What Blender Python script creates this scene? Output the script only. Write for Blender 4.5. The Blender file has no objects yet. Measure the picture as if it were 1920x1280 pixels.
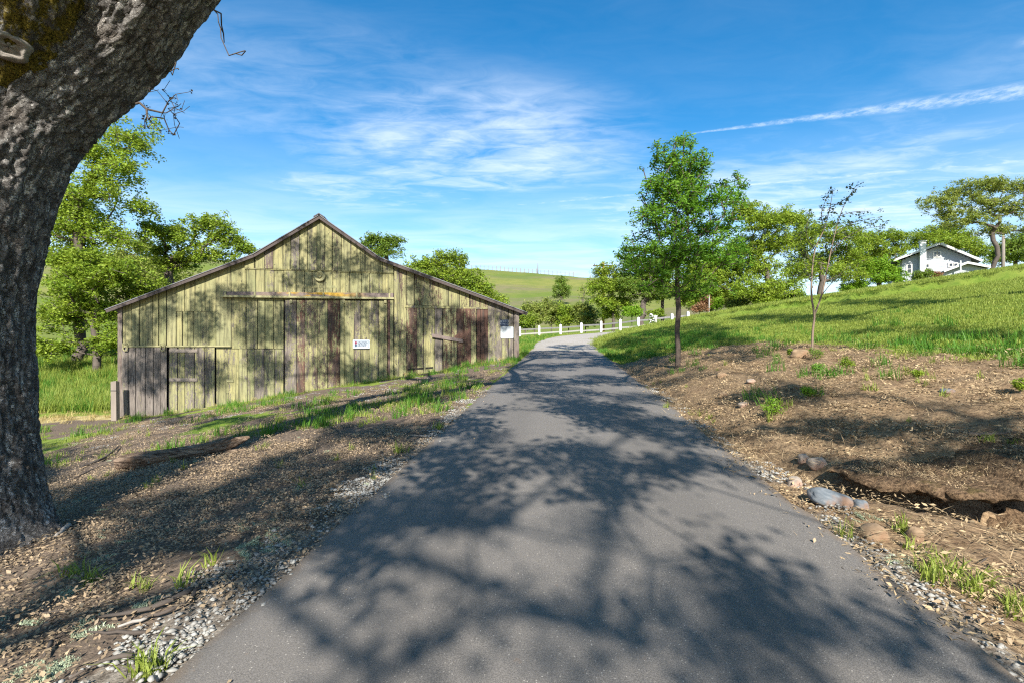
import bpy, math, random
import numpy as np
from mathutils import Vector, noise as mnoise
random.seed(7); RNG = np.random.default_rng(11)
SC = bpy.context.scene; COL = SC.collection
R = math.radians
# ------------------------------------------------------------------ camera, sun, sky, exposure
CAMZ = 1.6; F = 17.0/36.0*1920.0
cam = bpy.data.cameras.new('camera'); camo = bpy.data.objects.new('camera', cam); COL.objects.link(camo)
cam.lens = 17.0; cam.sensor_width = 36.0; cam.clip_end = 3000; cam.clip_start = 0.05
camo.location = (0, 0, CAMZ); camo.rotation_euler = (R(90), 0, 0); SC.camera = camo
ELEV = R(36.0); AZX = -0.05
SUN = Vector((AZX*math.cos(ELEV), math.cos(ELEV), -math.sin(ELEV))).normalized()   # the way light travels
sl = bpy.data.lights.new('sun', 'SUN'); sl.energy = 5.0; sl.angle = R(0.5); sl.color = (1.0, 0.95, 0.86)
so = bpy.data.objects.new('sun', sl); COL.objects.link(so)
so.rotation_euler = SUN.to_track_quat('-Z', 'Y').to_euler(); so.location = (0, -20, 30)
SC.view_settings.view_transform = 'Standard'; SC.view_settings.look = 'None'
SC.view_settings.gamma = 1.0; SC.view_settings.exposure = 1.14; SC.view_settings.use_curve_mapping = False
SC.cycles.use_denoising = False; SC.cycles.filter_width = 1.2; SC.cycles.sample_clamp_indirect = 4.0
SC.cycles.max_bounces = 6; SC.cycles.diffuse_bounces = 3; SC.cycles.transparent_max_bounces = 8

class NT:
    """small helper that adds nodes and links them"""
    def __init__(s, nt): s.nt = nt
    def n(s, typ, props=None, **ins):
        nd = s.nt.nodes.new(typ)
        for k, v in (props or {}).items(): setattr(nd, k, v)
        for k, v in ins.items():
            key = int(k[1:]) if k[0] == 'i' and k[1:].isdigit() else k.replace('_', ' ')
            s.set(nd.inputs[key], v)
        return nd
    def set(s, sock, v):
        if isinstance(v, bpy.types.NodeSocket): s.nt.links.new(v, sock)
        elif isinstance(v, bpy.types.Node): s.nt.links.new(v.outputs[0], sock)
        else: sock.default_value = v
    def m(s, op, a, b=0.0, c=None, clamp=False):
        nd = s.n('ShaderNodeMath', {'operation': op, 'use_clamp': clamp}, i0=a, i1=b)
        if c is not None: s.set(nd.inputs[2], c)
        return nd.outputs[0]
    def ramp(s, f, a, b, lo=0.0, hi=1.0):
        return s.n('ShaderNodeMapRange', {'interpolation_type': 'SMOOTHSTEP'}, i0=f, i1=a, i2=b, i3=lo, i4=hi).outputs[0]
    def mix(s, f, a, b, mode='MIX'):
        nd = s.nt.nodes.new('ShaderNodeMix'); nd.data_type = 'RGBA'; nd.blend_type = mode
        s.set(nd.inputs[0], f)
        for q, v in ((6, a), (7, b)):
            s.set(nd.inputs[q], (tuple(v) + (1,))[:4] if isinstance(v, (tuple, list)) else v)
        return nd.outputs[2]
    def noise(s, vec, scale, detail=4.0, rough=0.6, dist=0.0):
        return s.n('ShaderNodeTexNoise', None, Vector=vec, Scale=scale, Detail=detail, Roughness=rough, Distortion=dist).outputs[0]
    def mapping(s, vec, scale=(1, 1, 1), loc=(0, 0, 0), rot=(0, 0, 0)):
        return s.n('ShaderNodeMapping', None, Vector=vec, Scale=scale, Location=loc, Rotation=rot).outputs[0]

# ---- world
W = bpy.data.worlds.new('World'); SC.world = W; W.use_nodes = True
wt = W.node_tree; wt.nodes.clear(); w = NT(wt)
sky = w.n('ShaderNodeTexSky', {'sky_type': 'NISHITA', 'sun_disc': False, 'sun_elevation': ELEV,
          'sun_rotation': math.atan2(-SUN.x, -SUN.y), 'altitude': 100.0, 'air_density': 1.0, 'dust_density': 0.4, 'ozone_density': 2.5})
skyc = w.n('ShaderNodeHueSaturation', None, Hue=0.494, Saturation=1.40, Value=1.25, Color=sky.outputs[0]).outputs[0]
tc = w.n('ShaderNodeTexCoord'); sp = w.n('ShaderNodeSeparateXYZ', None, i0=tc.outputs['Generated'])
dx, dy, dz = sp.outputs
dzc = w.m('MAXIMUM', dz, 0.03)
px = w.m('DIVIDE', dx, dzc); py = w.m('DIVIDE', dy, dzc)
P = w.n('ShaderNodeCombineXYZ', None, i0=px, i1=py, i2=0.0).outputs[0]
# stretched wisps
wisp = w.noise(w.mapping(P, (0.7, 1.25, 1), rot=(0, 0, R(-20))), 1.5, 7.0, 0.58, 0.7)
fine = w.noise(w.mapping(P, (1.3, 2.6, 1), loc=(3.1, 1.7, 0), rot=(0, 0, R(24))), 3.0, 7.0, 0.62, 0.8)
broad = w.noise(w.mapping(P, (0.30, 0.55, 1), loc=(0.7, 2.2, 0)), 1.0, 3.0, 0.5, 0.3)
def blob(cx, cy, rx, ry):
    a = w.m('POWER', w.m('DIVIDE', w.m('SUBTRACT', px, cx), rx), 2.0); b = w.m('POWER', w.m('DIVIDE', w.m('SUBTRACT', py, cy), ry), 2.0)
    return w.ramp(w.m('ADD', a, b), 0.0, 1.0, 1.0, 0.0)
bank1 = w.m('MAXIMUM', blob(-0.22, 2.6, 1.15, 0.95), w.m('MULTIPLY', blob(-0.9, 3.3, 1.0, 0.75), 0.8))
bank1 = w.m('MAXIMUM', bank1, w.m('MULTIPLY', blob(-1.3, 1.9, 1.6, 0.6), 0.35))
bank1 = w.m('MAXIMUM', bank1, w.m('MULTIPLY', blob(2.4, 3.9, 2.8, 2.0), 1.0))
tex = w.m('ADD', w.m('MULTIPLY', wisp, 0.6), w.m('MULTIPLY', fine, 0.4))
c1 = w.m('MULTIPLY', w.ramp(tex, 0.30, 0.80), w.m('ADD', bank1, w.ramp(broad, 0.5, 0.8, 0.05, 0.4)))
# low veil towards the horizon
veil = w.m('MULTIPLY', w.ramp(dz, 0.42, 0.05, 0.0, 0.72), w.ramp(wisp, 0.2, 0.75, 0.35, 1.0))
# contrail in the flat layer
def trail(x0, y0, x1, y1, w0, wg, s):
    L = math.hypot(x1-x0, y1-y0); ux, uy = (x1-x0)/L, (y1-y0)/L
    ax = w.m('SUBTRACT', px, x0); ay = w.m('SUBTRACT', py, y0)
    al = w.m('ADD', w.m('MULTIPLY', ax, ux), w.m('MULTIPLY', ay, uy))
    pe = w.m('ABSOLUTE', w.m('ADD', w.m('ADD', w.m('MULTIPLY', ax, -uy), w.m('MULTIPLY', ay, ux)), w.m('MULTIPLY', w.m('SUBTRACT', fine, 0.5), w.m('MULTIPLY', al, 0.05))))
    wd = w.m('ADD', w.m('MULTIPLY', w.m('MAXIMUM', al, 0.0), wg), w0)
    core = w.ramp(w.m('DIVIDE', pe, wd), 0.2, 1.0, 1.0, 0.0)
    puff = w.ramp(w.noise(P, 16.0, 5.0, 0.7), 0.35, 0.7, 0.1, 1.0)
    return w.m('MULTIPLY', w.m('MULTIPLY', core, puff), w.m('MULTIPLY', w.ramp(al, -0.02, 0.03), s))
tr = trail(0.86, 2.33, 2.06, 1.93, 0.010, 0.08, 0.5)
tr2 = trail(-0.1, 3.6, 0.7, 3.35, 0.03, 0.0, 0.3)
tr3 = trail(1.7, 1.62, 2.3, 1.15, 0.05, 0.05, 0.3)
cl = w.m('ADD', c1, w.m('ADD', w.m('ADD', tr, tr2), tr3))
cl = w.m('MAXIMUM', w.m('MINIMUM', w.m('MULTIPLY', cl, 0.85), 0.8), veil)
cl = w.m('MULTIPLY', cl, w.ramp(dz, 0.0, 0.03))
wcol = w.mix(cl, skyc, (7.2, 7.8, 8.4))
bg = w.n('ShaderNodeBackground', None, Color=wcol, Strength=0.076)
out = w.n('ShaderNodeOutputWorld'); wt.links.new(bg.outputs[0], out.inputs[0])

# ------------------------------------------------------------------ noise and terrain
def _h(ix, iy, s):
    n = (ix.astype(np.int64)*374761393 + iy.astype(np.int64)*668265263 + s*1442695041) & 0xffffffff
    n = ((n ^ (n >> 13))*1274126177) & 0xffffffff
    return ((n ^ (n >> 16)) & 0xffff)/65535.0
def vnoise(x, y, s=0):
    x = np.asarray(x, float); y = np.asarray(y, float)
    ix = np.floor(x); iy = np.floor(y); fx = x-ix; fy = y-iy
    fx = fx*fx*(3-2*fx); fy = fy*fy*(3-2*fy)
    a = _h(ix, iy, s); b = _h(ix+1, iy, s); c = _h(ix, iy+1, s); d = _h(ix+1, iy+1, s)
    return (a*(1-fx)+b*fx)*(1-fy)+(c*(1-fx)+d*fx)*fy
def fbm(x, y, s=0, o=4):
    t = 0; a = 0.5; n = 0
    for k in range(o):
        t = t+a*vnoise(np.asarray(x)*2**k, np.asarray(y)*2**k, s+k*17); n += a; a *= 0.55
    return t/n
def sst(a, b, x):
    t = np.clip((np.asarray(x, float)-a)/(b-a), 0, 1); return t*t*(3-2*t)
def smin(a, b, k):
    h = np.clip(0.5+0.5*(b-a)/k, 0, 1); return b*(1-h)+a*h-k*h*(1-h)

RCP = np.array([[-7.15, -70, -2.2], [-3.0, -30, -1.1], [0.13, 0, 0], [1.17, 10, 0.40], [2.21, 20, 0.80], [3.05, 28, 1.15], [3.65, 33, 1.55],
                [5.2, 37.2, 1.98], [8.3, 40.2, 2.32], [13, 41.8, 2.75], [20, 42.6, 3.6], [32, 43.5, 4.9], [60, 45, 8.2], [120, 50, 9]], float)
def catmull(P, n):
    out = []
    P = np.vstack([2*P[0]-P[1], P, 2*P[-1]-P[-2]])
    for i in range(1, len(P)-2):
        p0, p1, p2, p3 = P[i-1:i+3]
        m = max(2, int(np.linalg.norm(p2-p1)/n))
        for t in np.linspace(0, 1, m, endpoint=False):
            out.append(0.5*((2*p1)+(-p0+p2)*t+(2*p0-5*p1+4*p2-p3)*t*t+(-p0+3*p1-3*p2+p3)*t**3))
    out.append(P[-2]); return np.array(out)
RC = catmull(RCP, 0.25)
RT = np.gradient(RC[:, :2], axis=0); RT /= np.linalg.norm(RT, axis=1)[:, None]
HWID = 1.87
DP = catmull(np.array([[5.6, 34, 0.05], [4.9, 27, .06], [4.35, 20, .08], [3.75, 14, .10], [3.42, 9.4, .14], [3.18, 6.3, .2], [3.3, 5.1, .22], [3.75, 4.62, .48], [4.3, 4.42, .62], [6, 4.3, .62], [9, 4.2, .5]], float), 0.15)
def near(poly, x, y):
    x = np.ravel(x); y = np.ravel(y); idx = np.empty(len(x), int); dist = np.empty(len(x))
    for i in range(0, len(x), 4000):
        d = (x[i:i+4000, None]-poly[None, :, 0])**2+(y[i:i+4000, None]-poly[None, :, 1])**2
        k = d.argmin(1); idx[i:i+4000] = k; dist[i:i+4000] = np.sqrt(d[np.arange(len(k)), k])
    return idx, dist
def lateral(x, y):
    k, _ = near(RC, x, y); x = np.ravel(x); y = np.ravel(y)
    ex = x-RC[k, 0]; ey = y-RC[k, 1]
    s = ex*RT[k, 1]-ey*RT[k, 0]                       # right positive
    al = ex*RT[k, 0]+ey*RT[k, 1]
    k2 = np.clip(k+1, 1, len(RC)-1)
    g = (RC[k2, 2]-RC[k, 2])/np.maximum(np.hypot(RC[k2, 0]-RC[k, 0], RC[k2, 1]-RC[k, 1]), 1e-6)
    return s, RC[k, 2]+g*np.clip(al, -0.4, 0.4), k
BANKD = np.array([0, .4, .8, 1.3, 2.0, 3.0, 4.0, 6.0, 11.5, 27, 60]); BANKZ = np.array([-.02, -.02, .06, .28, .52, .76, .92, 1.15, 2.30, 4.95, 10.5])
def H(x, y, rough=True):
    shp = np.shape(x); x = np.ravel(np.asarray(x, float)); y = np.ravel(np.asarray(y, float))
    s, zr, k = lateral(x, y)
    dR = s-HWID; dL = -s-HWID; dB = dR-.95*sst(7.5, 4.6, y)*sst(.3, 1.2, dR)
    # right side: verge, ditch, bank, lawn
    right = zr+np.interp(dB, BANKD, BANKZ)
    front = sst(4.35, 3.95, y)*sst(.8, 1.6, dR)          # shoulder in front of the gully
    right = right*(1-front)+(zr-0.03)*front
    plane = 1.6+0.15*np.minimum(x, 90)-0.12-0.012*np.clip(y-40, 0, 60)
    right = np.where(dR > 1.0, smin(right, np.maximum(plane, zr-0.02), 0.9), right)
    # left side: falls away to the barnyard
    sl_ = 0.145*(1-0.85*sst(26, 38, y))
    left = zr-0.02-sl_*np.clip(dL-0.3, 0, 14.5)-0.01*np.clip(dL-14.8, 0, 40)
    z = np.where(dR > 0, right, np.where(dL > 0, left, zr-0.02))
    kd, dd = near(DP, x, y)
    dep = DP[kd, 2]
    zd = dep*np.exp(-(dd/(0.16+0.42*dep))**4)
    z = z-np.where(dR > 0.15, zd*sst(.15, .4, dR), 0)
    # rolling hill across the valley
    hx = np.where(x > -50, (x+50)/150.0, (x+50)/330.0)
    hill = 34.5*np.exp(-hx**2)*sst(62, 235, y)*(1-0.5*sst(240, 420, y))
    hill2 = 14*sst(-60, -240, x)*sst(10, 160, y+0.3*np.abs(x))
    z = z+hill*(1-sst(60, 130, x)*0.4)+hill2
    z = z+(fbm(x*0.05, y*0.05, 3)-0.5)*1.6*sst(45, 110, np.hypot(x, y))
    if rough:
        off = np.clip(np.maximum(dR, dL)/0.5, 0, 1)
        nearw = 1-sst(25, 60, np.hypot(x, y))
        z = z+off*nearw*((fbm(x*1.1, y*1.1, 5)-0.5)*0.10+(fbm(x*5, y*5, 9, 3)-0.5)*0.045)
        mul = sst(1.0, 2.0, dR)*(1-sst(5, 7, dR))*nearw
        z = z+mul*((fbm(x*2.3, y*2.3, 21)-0.5)*0.22)
    return z.reshape(shp)
def Hs(x, y): return float(H(np.array([x]), np.array([y]))[0])
def pix(u, v, Y): return np.array([(u-960)/F*Y, Y, CAMZ-(v-640)/F*Y])
def proj(p):
    p = np.atleast_2d(p); return 960+F*p[:, 0]/p[:, 1], 640-F*(p[:, 2]-CAMZ)/p[:, 1]
def ground_at(u, v):
    t = np.linspace(2, 60, 1200); p = H((u-960)/F*t, t); z = CAMZ-(v-640)/F*t
    k = np.argmax(p >= z); return np.array([(u-960)/F*t[k], t[k], p[k]])

# ------------------------------------------------------------------ mesh helpers
def mk(name, V, Fc, mat, parent=None, smooth=False, link=True):
    me = bpy.data.meshes.new(name); V = np.asarray(V, np.float32)
    if isinstance(Fc, np.ndarray):
        me.vertices.add(len(V)); me.vertices.foreach_set('co', V.ravel())
        n, k = Fc.shape; me.loops.add(n*k); me.loops.foreach_set('vertex_index', Fc.ravel().astype(np.int32))
        me.polygons.add(n); me.polygons.foreach_set('loop_start', np.arange(0, n*k, k, dtype=np.int32))
        me.polygons.foreach_set('loop_total', np.full(n, k, np.int32)); me.update(calc_edges=True)
    else:
        me.from_pydata([tuple(map(float, p)) for p in V], [], Fc); me.update()
    if smooth: me.polygons.foreach_set('use_smooth', np.ones(len(me.polygons), bool))
    if mat: me.materials.append(mat)
    o = bpy.data.objects.new(name, me)
    if link: COL.objects.link(o)
    if parent: o.parent = parent
    return o
def tag(o, label=None, cat=None, group=None, kind=None):
    if label: o['label'] = label
    if cat: o['category'] = cat
    if group: o['group'] = group
    if kind: o['kind'] = kind
    return o
def empty(name, loc, label, cat, group=None, rz=0.0):
    o = bpy.data.objects.new(name, None); COL.objects.link(o); o.location = tuple(map(float, loc)); o.rotation_euler = (0, 0, rz)
    o.empty_display_size = 0.2
    return tag(o, label, cat, group)
BOXF = [(0, 3, 2, 1), (4, 5, 6, 7), (0, 1, 5, 4), (1, 2, 6, 5), (2, 3, 7, 6), (3, 0, 4, 7)]
def box(x0, x1, y0, y1, z0, z1):
    return [(x0, y0, z0), (x1, y0, z0), (x1, y1, z0), (x0, y1, z0), (x0, y0, z1), (x1, y0, z1), (x1, y1, z1), (x0, y1, z1)]
class MB:
    def __init__(s): s.v = []; s.f = []
    def add(s, v, f):
        b = len(s.v); s.v += [tuple(p) for p in v]; s.f += [tuple(i+b for i in q) for q in f]; return s
    def box(s, *a): return s.add(box(*a), BOXF)
    def bar(s, p, q, wx, wz=None, up=(0, 0, 1)):
        wz = wz or wx; p = Vector(p); q = Vector(q); d = (q-p).normalized(); upv = Vector(up)
        if abs(d.dot(upv)) > 0.95: upv = Vector((0, 1, 0))
        a = d.cross(upv).normalized(); b = a.cross(d).normalized()
        c = [(-1, -1), (1, -1), (1, 1), (-1, 1)]
        vs = [p+a*(i*wx/2)+b*(j*wz/2) for i, j in c]+[q+a*(i*wx/2)+b*(j*wz/2) for i, j in c]
        return s.add(vs, BOXF)
    def build(s, name, mat, parent=None, smooth=False): return mk(name, s.v, s.f, mat, parent, smooth)
def tube(path, rad, sides=6, cap=True):
    path = np.asarray(path, float); n = len(path); T = np.gradient(path, axis=0); T /= np.linalg.norm(T, axis=1)[:, None]+1e-9
    ref = np.array([0.0, 1, 0.05]) if abs(T[0][1]) < 0.8 else np.array([1.0, 0, 0]); V = []; ang = np.linspace(0, 2*np.pi, sides, endpoint=False)
    for i in range(n):
        a = ref-T[i]*ref.dot(T[i]); a /= np.linalg.norm(a); b = np.cross(T[i], a); ref = a
        V.append(path[i]+rad[i]*(np.cos(ang)[:, None]*a+np.sin(ang)[:, None]*b))
    Fq = [(i*sides+j, i*sides+(j+1) % sides, (i+1)*sides+(j+1) % sides, (i+1)*sides+j) for i in range(n-1) for j in range(sides)]
    if cap: Fq += [tuple(range(sides-1, -1, -1)), tuple((n-1)*sides+j for j in range(sides))]
    return np.vstack(V), Fq

# ------------------------------------------------------------------ materials
def newmat(name):
    m = bpy.data.materials.new(name); m.use_nodes = True; m.node_tree.nodes.clear(); return m, NT(m.node_tree)
def finish(m, t, col, rough=0.85, bump=None, bstr=0.3, bdist=0.02, spec=0.3, trans=0.0, tcol=None, metal=0.0):
    b = t.n('ShaderNodeBsdfPrincipled'); t.set(b.inputs['Base Color'], (tuple(col)+(1,))[:4] if isinstance(col, (tuple, list)) else col)
    t.set(b.inputs['Roughness'], rough); b.inputs['Specular IOR Level'].default_value = spec; b.inputs['Metallic'].default_value = metal
    if bump is not None:
        bn = t.n('ShaderNodeBump', None, Height=bump, Strength=bstr, Distance=bdist); t.set(b.inputs['Normal'], bn.outputs[0])
    sh = b.outputs[0]
    if trans > 0:
        tb = t.n('ShaderNodeBsdfTranslucent'); t.set(tb.inputs[0], tcol if tcol is not None else col)
        ms = t.n('ShaderNodeMixShader', None, i0=trans, i1=sh, i2=tb.outputs[0]); sh = ms.outputs[0]
    o = t.n('ShaderNodeOutputMaterial'); t.nt.links.new(sh, o.inputs[0]); return m
def simple(name, col, rough=0.8, var=0.25, scale=6.0, spec=0.3, bstr=0.2, stretch=(1, 1, 1), metal=0.0):
    m, t = newmat(name); co = t.n('ShaderNodeTexCoord').outputs['Object']; co = t.mapping(co, stretch)
    n = t.noise(co, scale, 6, 0.65)
    c = t.mix(n, tuple(x*(1-var) for x in col), tuple(min(1, x*(1+var)) for x in col))
    return finish(m, t, c, rough, n, bstr, 0.02, spec, metal=metal)
def leafmat(name, c1, c2, trans=0.4, tint=(0.30, 0.36, 0.03), tone=(1.35, 1.12, 1.3)):
    m, t = newmat(name); g = t.n('ShaderNodeNewGeometry'); oi = t.n('ShaderNodeObjectInfo')
    r = g.outputs['Random Per Island']
    c = t.mix(r, c1, c2)
    c = t.mix(t.m('MULTIPLY', oi.outputs['Random'], 0.35), c, tuple(x*1.25 for x in c2))
    ob = t.n('ShaderNodeTexCoord').outputs['Object']; pn = t.ramp(t.noise(ob, 0.9, 3, 0.6), 0.32, 0.68)
    c = t.mix(t.m('MULTIPLY', pn, 0.55), c, tuple(x*y for x, y in zip(c2, tone))); c = t.mix(t.m('MULTIPLY', t.ramp(r, 0.80, 1.0), 0.5), c, tuple(x*0.45 for x in c1))
    tc_ = t.mix(0.55, c, tint)
    return finish(m, t, c, 0.55, spec=0.25, trans=trans, tcol=tc_)
M = {}
M['oak_leaf'] = leafmat('oak_leaf', (0.105, 0.201, 0.021), (0.263, 0.376, 0.038), 0.42)
M['oak_leaf_dark'] = leafmat('oak_leaf_dark', (0.072, 0.152, 0.022), (0.168, 0.264, 0.040), 0.38)
M['oak_leaf_pale'] = leafmat('oak_leaf_pale', (0.140, 0.203, 0.042), (0.266, 0.329, 0.070), 0.4)
M['ash_leaf'] = leafmat('ash_leaf', (0.06, 0.18, 0.016), (0.17, 0.34, 0.035), 0.45, (0.20, 0.40, 0.03))
M['shrub_bright'] = leafmat('shrub_bright', (0.105, 0.238, 0.017), (0.210, 0.392, 0.028), 0.4)
M['sapling_leaf'] = leafmat('sapling_leaf', (0.035, 0.06, 0.045), (0.09, 0.13, 0.06), 0.25, (0.15, 0.2, 0.06))
M['red_leaf'] = leafmat('red_leaf', (0.16, 0.085, 0.045), (0.27, 0.16, 0.075), 0.3, (0.3, 0.16, 0.07))
M['grass'] = leafmat('grass', (0.10, 0.172, 0.022), (0.27, 0.335, 0.06), 0.35)
M['grass_lush'] = leafmat('grass_lush', (0.035, 0.13, 0.012), (0.10, 0.23, 0.025), 0.35, (0.2, 0.36, 0.03))
M['grass_dry'] = leafmat('grass_dry', (0.30, 0.23, 0.09), (0.48, 0.38, 0.16), 0.25, (0.5, 0.4, 0.15), tone=(1.1, 1.12, 1.14))
M['litter'] = leafmat('litter', (0.085, 0.060, 0.040), (0.40, 0.295, 0.185), 0.1, (0.3, 0.2, 0.1), tone=(1.1, 1.12, 1.14))
M['mulch'] = leafmat('mulch', (0.13, 0.085, 0.048), (0.50, 0.37, 0.215), 0.08, (0.4, 0.25, 0.12), tone=(1.1, 1.12, 1.14))
M['lichen'] = leafmat('lichen', (0.26, 0.32, 0.20), (0.42, 0.47, 0.32), 0.1, (0.4, 0.45, 0.3), tone=(1.1, 1.12, 1.14))
M['pebble'] = leafmat('pebble', (0.11, 0.105, 0.097), (0.33, 0.315, 0.285), 0.0, tone=(1.1, 1.12, 1.14))
M['white'] = simple('white_paint', (0.70, 0.70, 0.68), 0.6, 0.05)
M['trim'] = simple('white_trim', (0.52, 0.51, 0.48), 0.6, 0.05)
M['siding'] = simple('house_siding', (0.36, 0.38, 0.40), 0.65, 0.05)
M['house_roof'] = simple('house_roof', (0.15, 0.15, 0.16), 0.9, 0.2, 3)
M['glass'] = simple('window_glass', (0.035, 0.04, 0.05), 0.12, 0.1, spec=0.6)
M['oldwood'] = simple('old_grey_wood', (0.22, 0.185, 0.155), 0.9, 0.45, 5.0, 0.2, 0.6, (1, 1, 0.15))
M['rail'] = simple('weathered_white_rail', (0.36, 0.34, 0.32), 0.85, 0.3, 5.0, 0.2, 0.4)
M['railgrey'] = simple('bare_grey_rail', (0.20, 0.19, 0.19), 0.9, 0.4, 5.0, 0.2, 0.4)
M['pole'] = simple('pole_wood', (0.30, 0.15, 0.07), 0.9, 0.3, 3.0)
M['polegrey'] = simple('pole_grey', (0.20, 0.175, 0.15), 0.9, 0.3, 3.0)
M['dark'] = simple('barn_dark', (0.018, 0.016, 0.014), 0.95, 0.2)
M['cream'] = simple('cream_painted_iron', (0.27, 0.25, 0.13), 0.7, 0.35, 8.0)
M['iron'] = simple('dark_iron', (0.05, 0.05, 0.055), 0.5, 0.3, 8.0)
M['signwhite'] = simple('sign_white', (0.40, 0.45, 0.48), 0.45, 0.04, 3.0)
M['signblue'] = simple('sign_ink_blue', (0.035, 0.055, 0.10), 0.5, 0.1)
M['signred'] = simple('sign_ink_red', (0.16, 0.02, 0.05), 0.5, 0.1)
M['board'] = simple('pale_blank_board', (0.38, 0.41, 0.43), 0.5, 0.08, 2.0)
M['twig'] = simple('twig_bark', (0.075, 0.06, 0.05), 0.95, 0.4, 12)
M['oak_wood'] = simple('oak_limb_bark', (0.095, 0.078, 0.066), 0.95, 0.5, 4.0, 0.15, 0.6)
M['ash_wood'] = simple('ash_trunk_bark', (0.085, 0.066, 0.055), 0.95, 0.5, 9.0, 0.15, 0.8, (1, 1, 0.4))
M['sap_wood'] = simple('sapling_bark', (0.19, 0.14, 0.105), 0.9, 0.4, 9.0)
M['knot'] = simple('knot_scar', (0.22, 0.195, 0.17), 0.95, 0.6, 14.0, 0.1, 1.0)
M['bleached'] = simple('bleached_stick', (0.33, 0.30, 0.27), 0.9, 0.3, 12)

def barn_paint():
    m, t = newmat('flaking_cream_paint')
    co = t.n('ShaderNodeTexCoord').outputs['Object']; oi = t.n('ShaderNodeObjectInfo')
    wear = t.n('ShaderNodeAttribute', {'attribute_type': 'OBJECT', 'attribute_name': 'wear'}).outputs['Fac']
    red = t.n('ShaderNodeAttribute', {'attribute_type': 'OBJECT', 'attribute_name': 'red'}).outputs['Fac']
    off = t.n('ShaderNodeCombineXYZ', None, i0=t.m('MULTIPLY', oi.outputs['Random'], 37.0), i1=0.0, i2=t.m('MULTIPLY', oi.outputs['Random'], 91.0)).outputs[0]
    v = t.n('ShaderNodeVectorMath', {'operation': 'ADD'}, i0=co, i1=off).outputs[0]
    big = t.noise(t.mapping(v, (3.0, 1, 0.55)), 1.0, 5, 0.6, 0.4)
    mid = t.noise(t.mapping(v, (9.0, 1, 1.6)), 1.6, 6, 0.7, 0.6)
    fl = t.noise(t.mapping(v, (12.0, 1, 7.0)), 2.0, 5, 0.7)
    zz = t.n('ShaderNodeSeparateXYZ', None, i0=co).outputs[2]
    s = t.m('ADD', t.m('ADD', t.m('MULTIPLY', big, 0.42), t.m('MULTIPLY', mid, 0.40)), t.m('MULTIPLY', fl, 0.34))
    thr = t.m('SUBTRACT', 0.775, t.m('MULTIPLY', wear, 0.37))
    bare = t.ramp(t.m('SUBTRACT', s, thr), -0.02, 0.03)
    grain = t.noise(t.mapping(v, (60, 1, 2.2)), 1.0, 4, 0.6)
    tone = t.noise(t.mapping(v, (1.2, 1, 0.5)), 1.0, 4, 0.6)
    paint = t.mix(t.ramp(tone, 0.3, 0.7), (0.31, 0.275, 0.122), (0.20, 0.205, 0.098))
    paint = t.mix(t.m('MULTIPLY', oi.outputs['Random'], 0.55), paint, (0.29, 0.27, 0.15))
    paint = t.mix(t.ramp(grain, 0.45, 0.85, 0.0, 0.35), paint, (0.13, 0.125, 0.065))
    stain = t.m('MULTIPLY', t.ramp(mid, 0.48, 0.70), t.m('MINIMUM', t.m('ADD', wear, 0.3), 0.85))
    paint = t.mix(stain, paint, (0.10, 0.095, 0.05))
    stk = t.noise(t.mapping(v, (11.0, 1, 0.42)), 1.0, 6, 0.7, 0.3); spk = t.noise(t.mapping(v, (26, 1, 9)), 1.0, 4, 0.75)
    paint = t.mix(t.ramp(stk, 0.43, 0.66, 0.0, 0.85), paint, (0.085, 0.08, 0.045)); paint = t.mix(t.ramp(spk, 0.60, 0.68, 0.0, 0.8), paint, (0.05, 0.045, 0.032))
    grey = t.mix(t.ramp(grain, 0.3, 0.75), (0.075, 0.062, 0.055), (0.25, 0.215, 0.185))
    brown = t.mix(t.ramp(grain, 0.3, 0.75), (0.050, 0.026, 0.020), (0.17, 0.092, 0.066))
    black = t.mix(t.ramp(grain, 0.3, 0.8), (0.025, 0.022, 0.02), (0.085, 0.075, 0.066))
    wood = t.mix(t.ramp(t.m('ADD', red, t.m('MULTIPLY', t.m('SUBTRACT', tone, 0.5), 0.9)), 0.35, 0.65), grey, brown)
    wood = t.mix(t.ramp(big, 0.5, 0.68, 0.0, 0.75), wood, black)
    c = t.mix(bare, paint, wood)
    knots = t.n('ShaderNodeTexVoronoi', None, Vector=t.mapping(v, (4.5, 1, 2.4)), Scale=1.0).outputs['Distance']
    c = t.mix(t.m('MULTIPLY', t.ramp(knots, 0.10, 0.06), 0.85), c, (0.03, 0.025, 0.02))
    hgt = t.m('ADD', t.m('MULTIPLY', bare, -0.6), t.m('MULTIPLY', grain, 0.5))
    return finish(m, t, c, 0.82, hgt, 0.5, 0.012, 0.25)
M['paint'] = barn_paint()

def track_mat():
    m, t = newmat('lichen_stained_timber'); co = t.n('ShaderNodeTexCoord').outputs['Object']
    g = t.noise(t.mapping(co, (2, 1, 30)), 1.5, 5, 0.65)
    c = t.mix(g, (0.07, 0.05, 0.045), (0.25, 0.20, 0.18))
    li = t.m('MULTIPLY', t.ramp(t.noise(t.mapping(co, (1.2, 1, 5)), 1.2, 5, 0.6), 0.42, 0.6), blobx(t, co, 7.6, 2.6))
    c = t.mix(li, c, (0.34, 0.21, 0.025)); return finish(m, t, c, 0.9, g, 0.4)
def blobx(t, co, c, r):
    x = t.n('ShaderNodeSeparateXYZ', None, i0=co).outputs[0]
    return t.ramp(t.m('ABSOLUTE', t.m('SUBTRACT', x, c)), 0.2*r, r, 1.0, 0.0)
M['track'] = track_mat()

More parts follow.
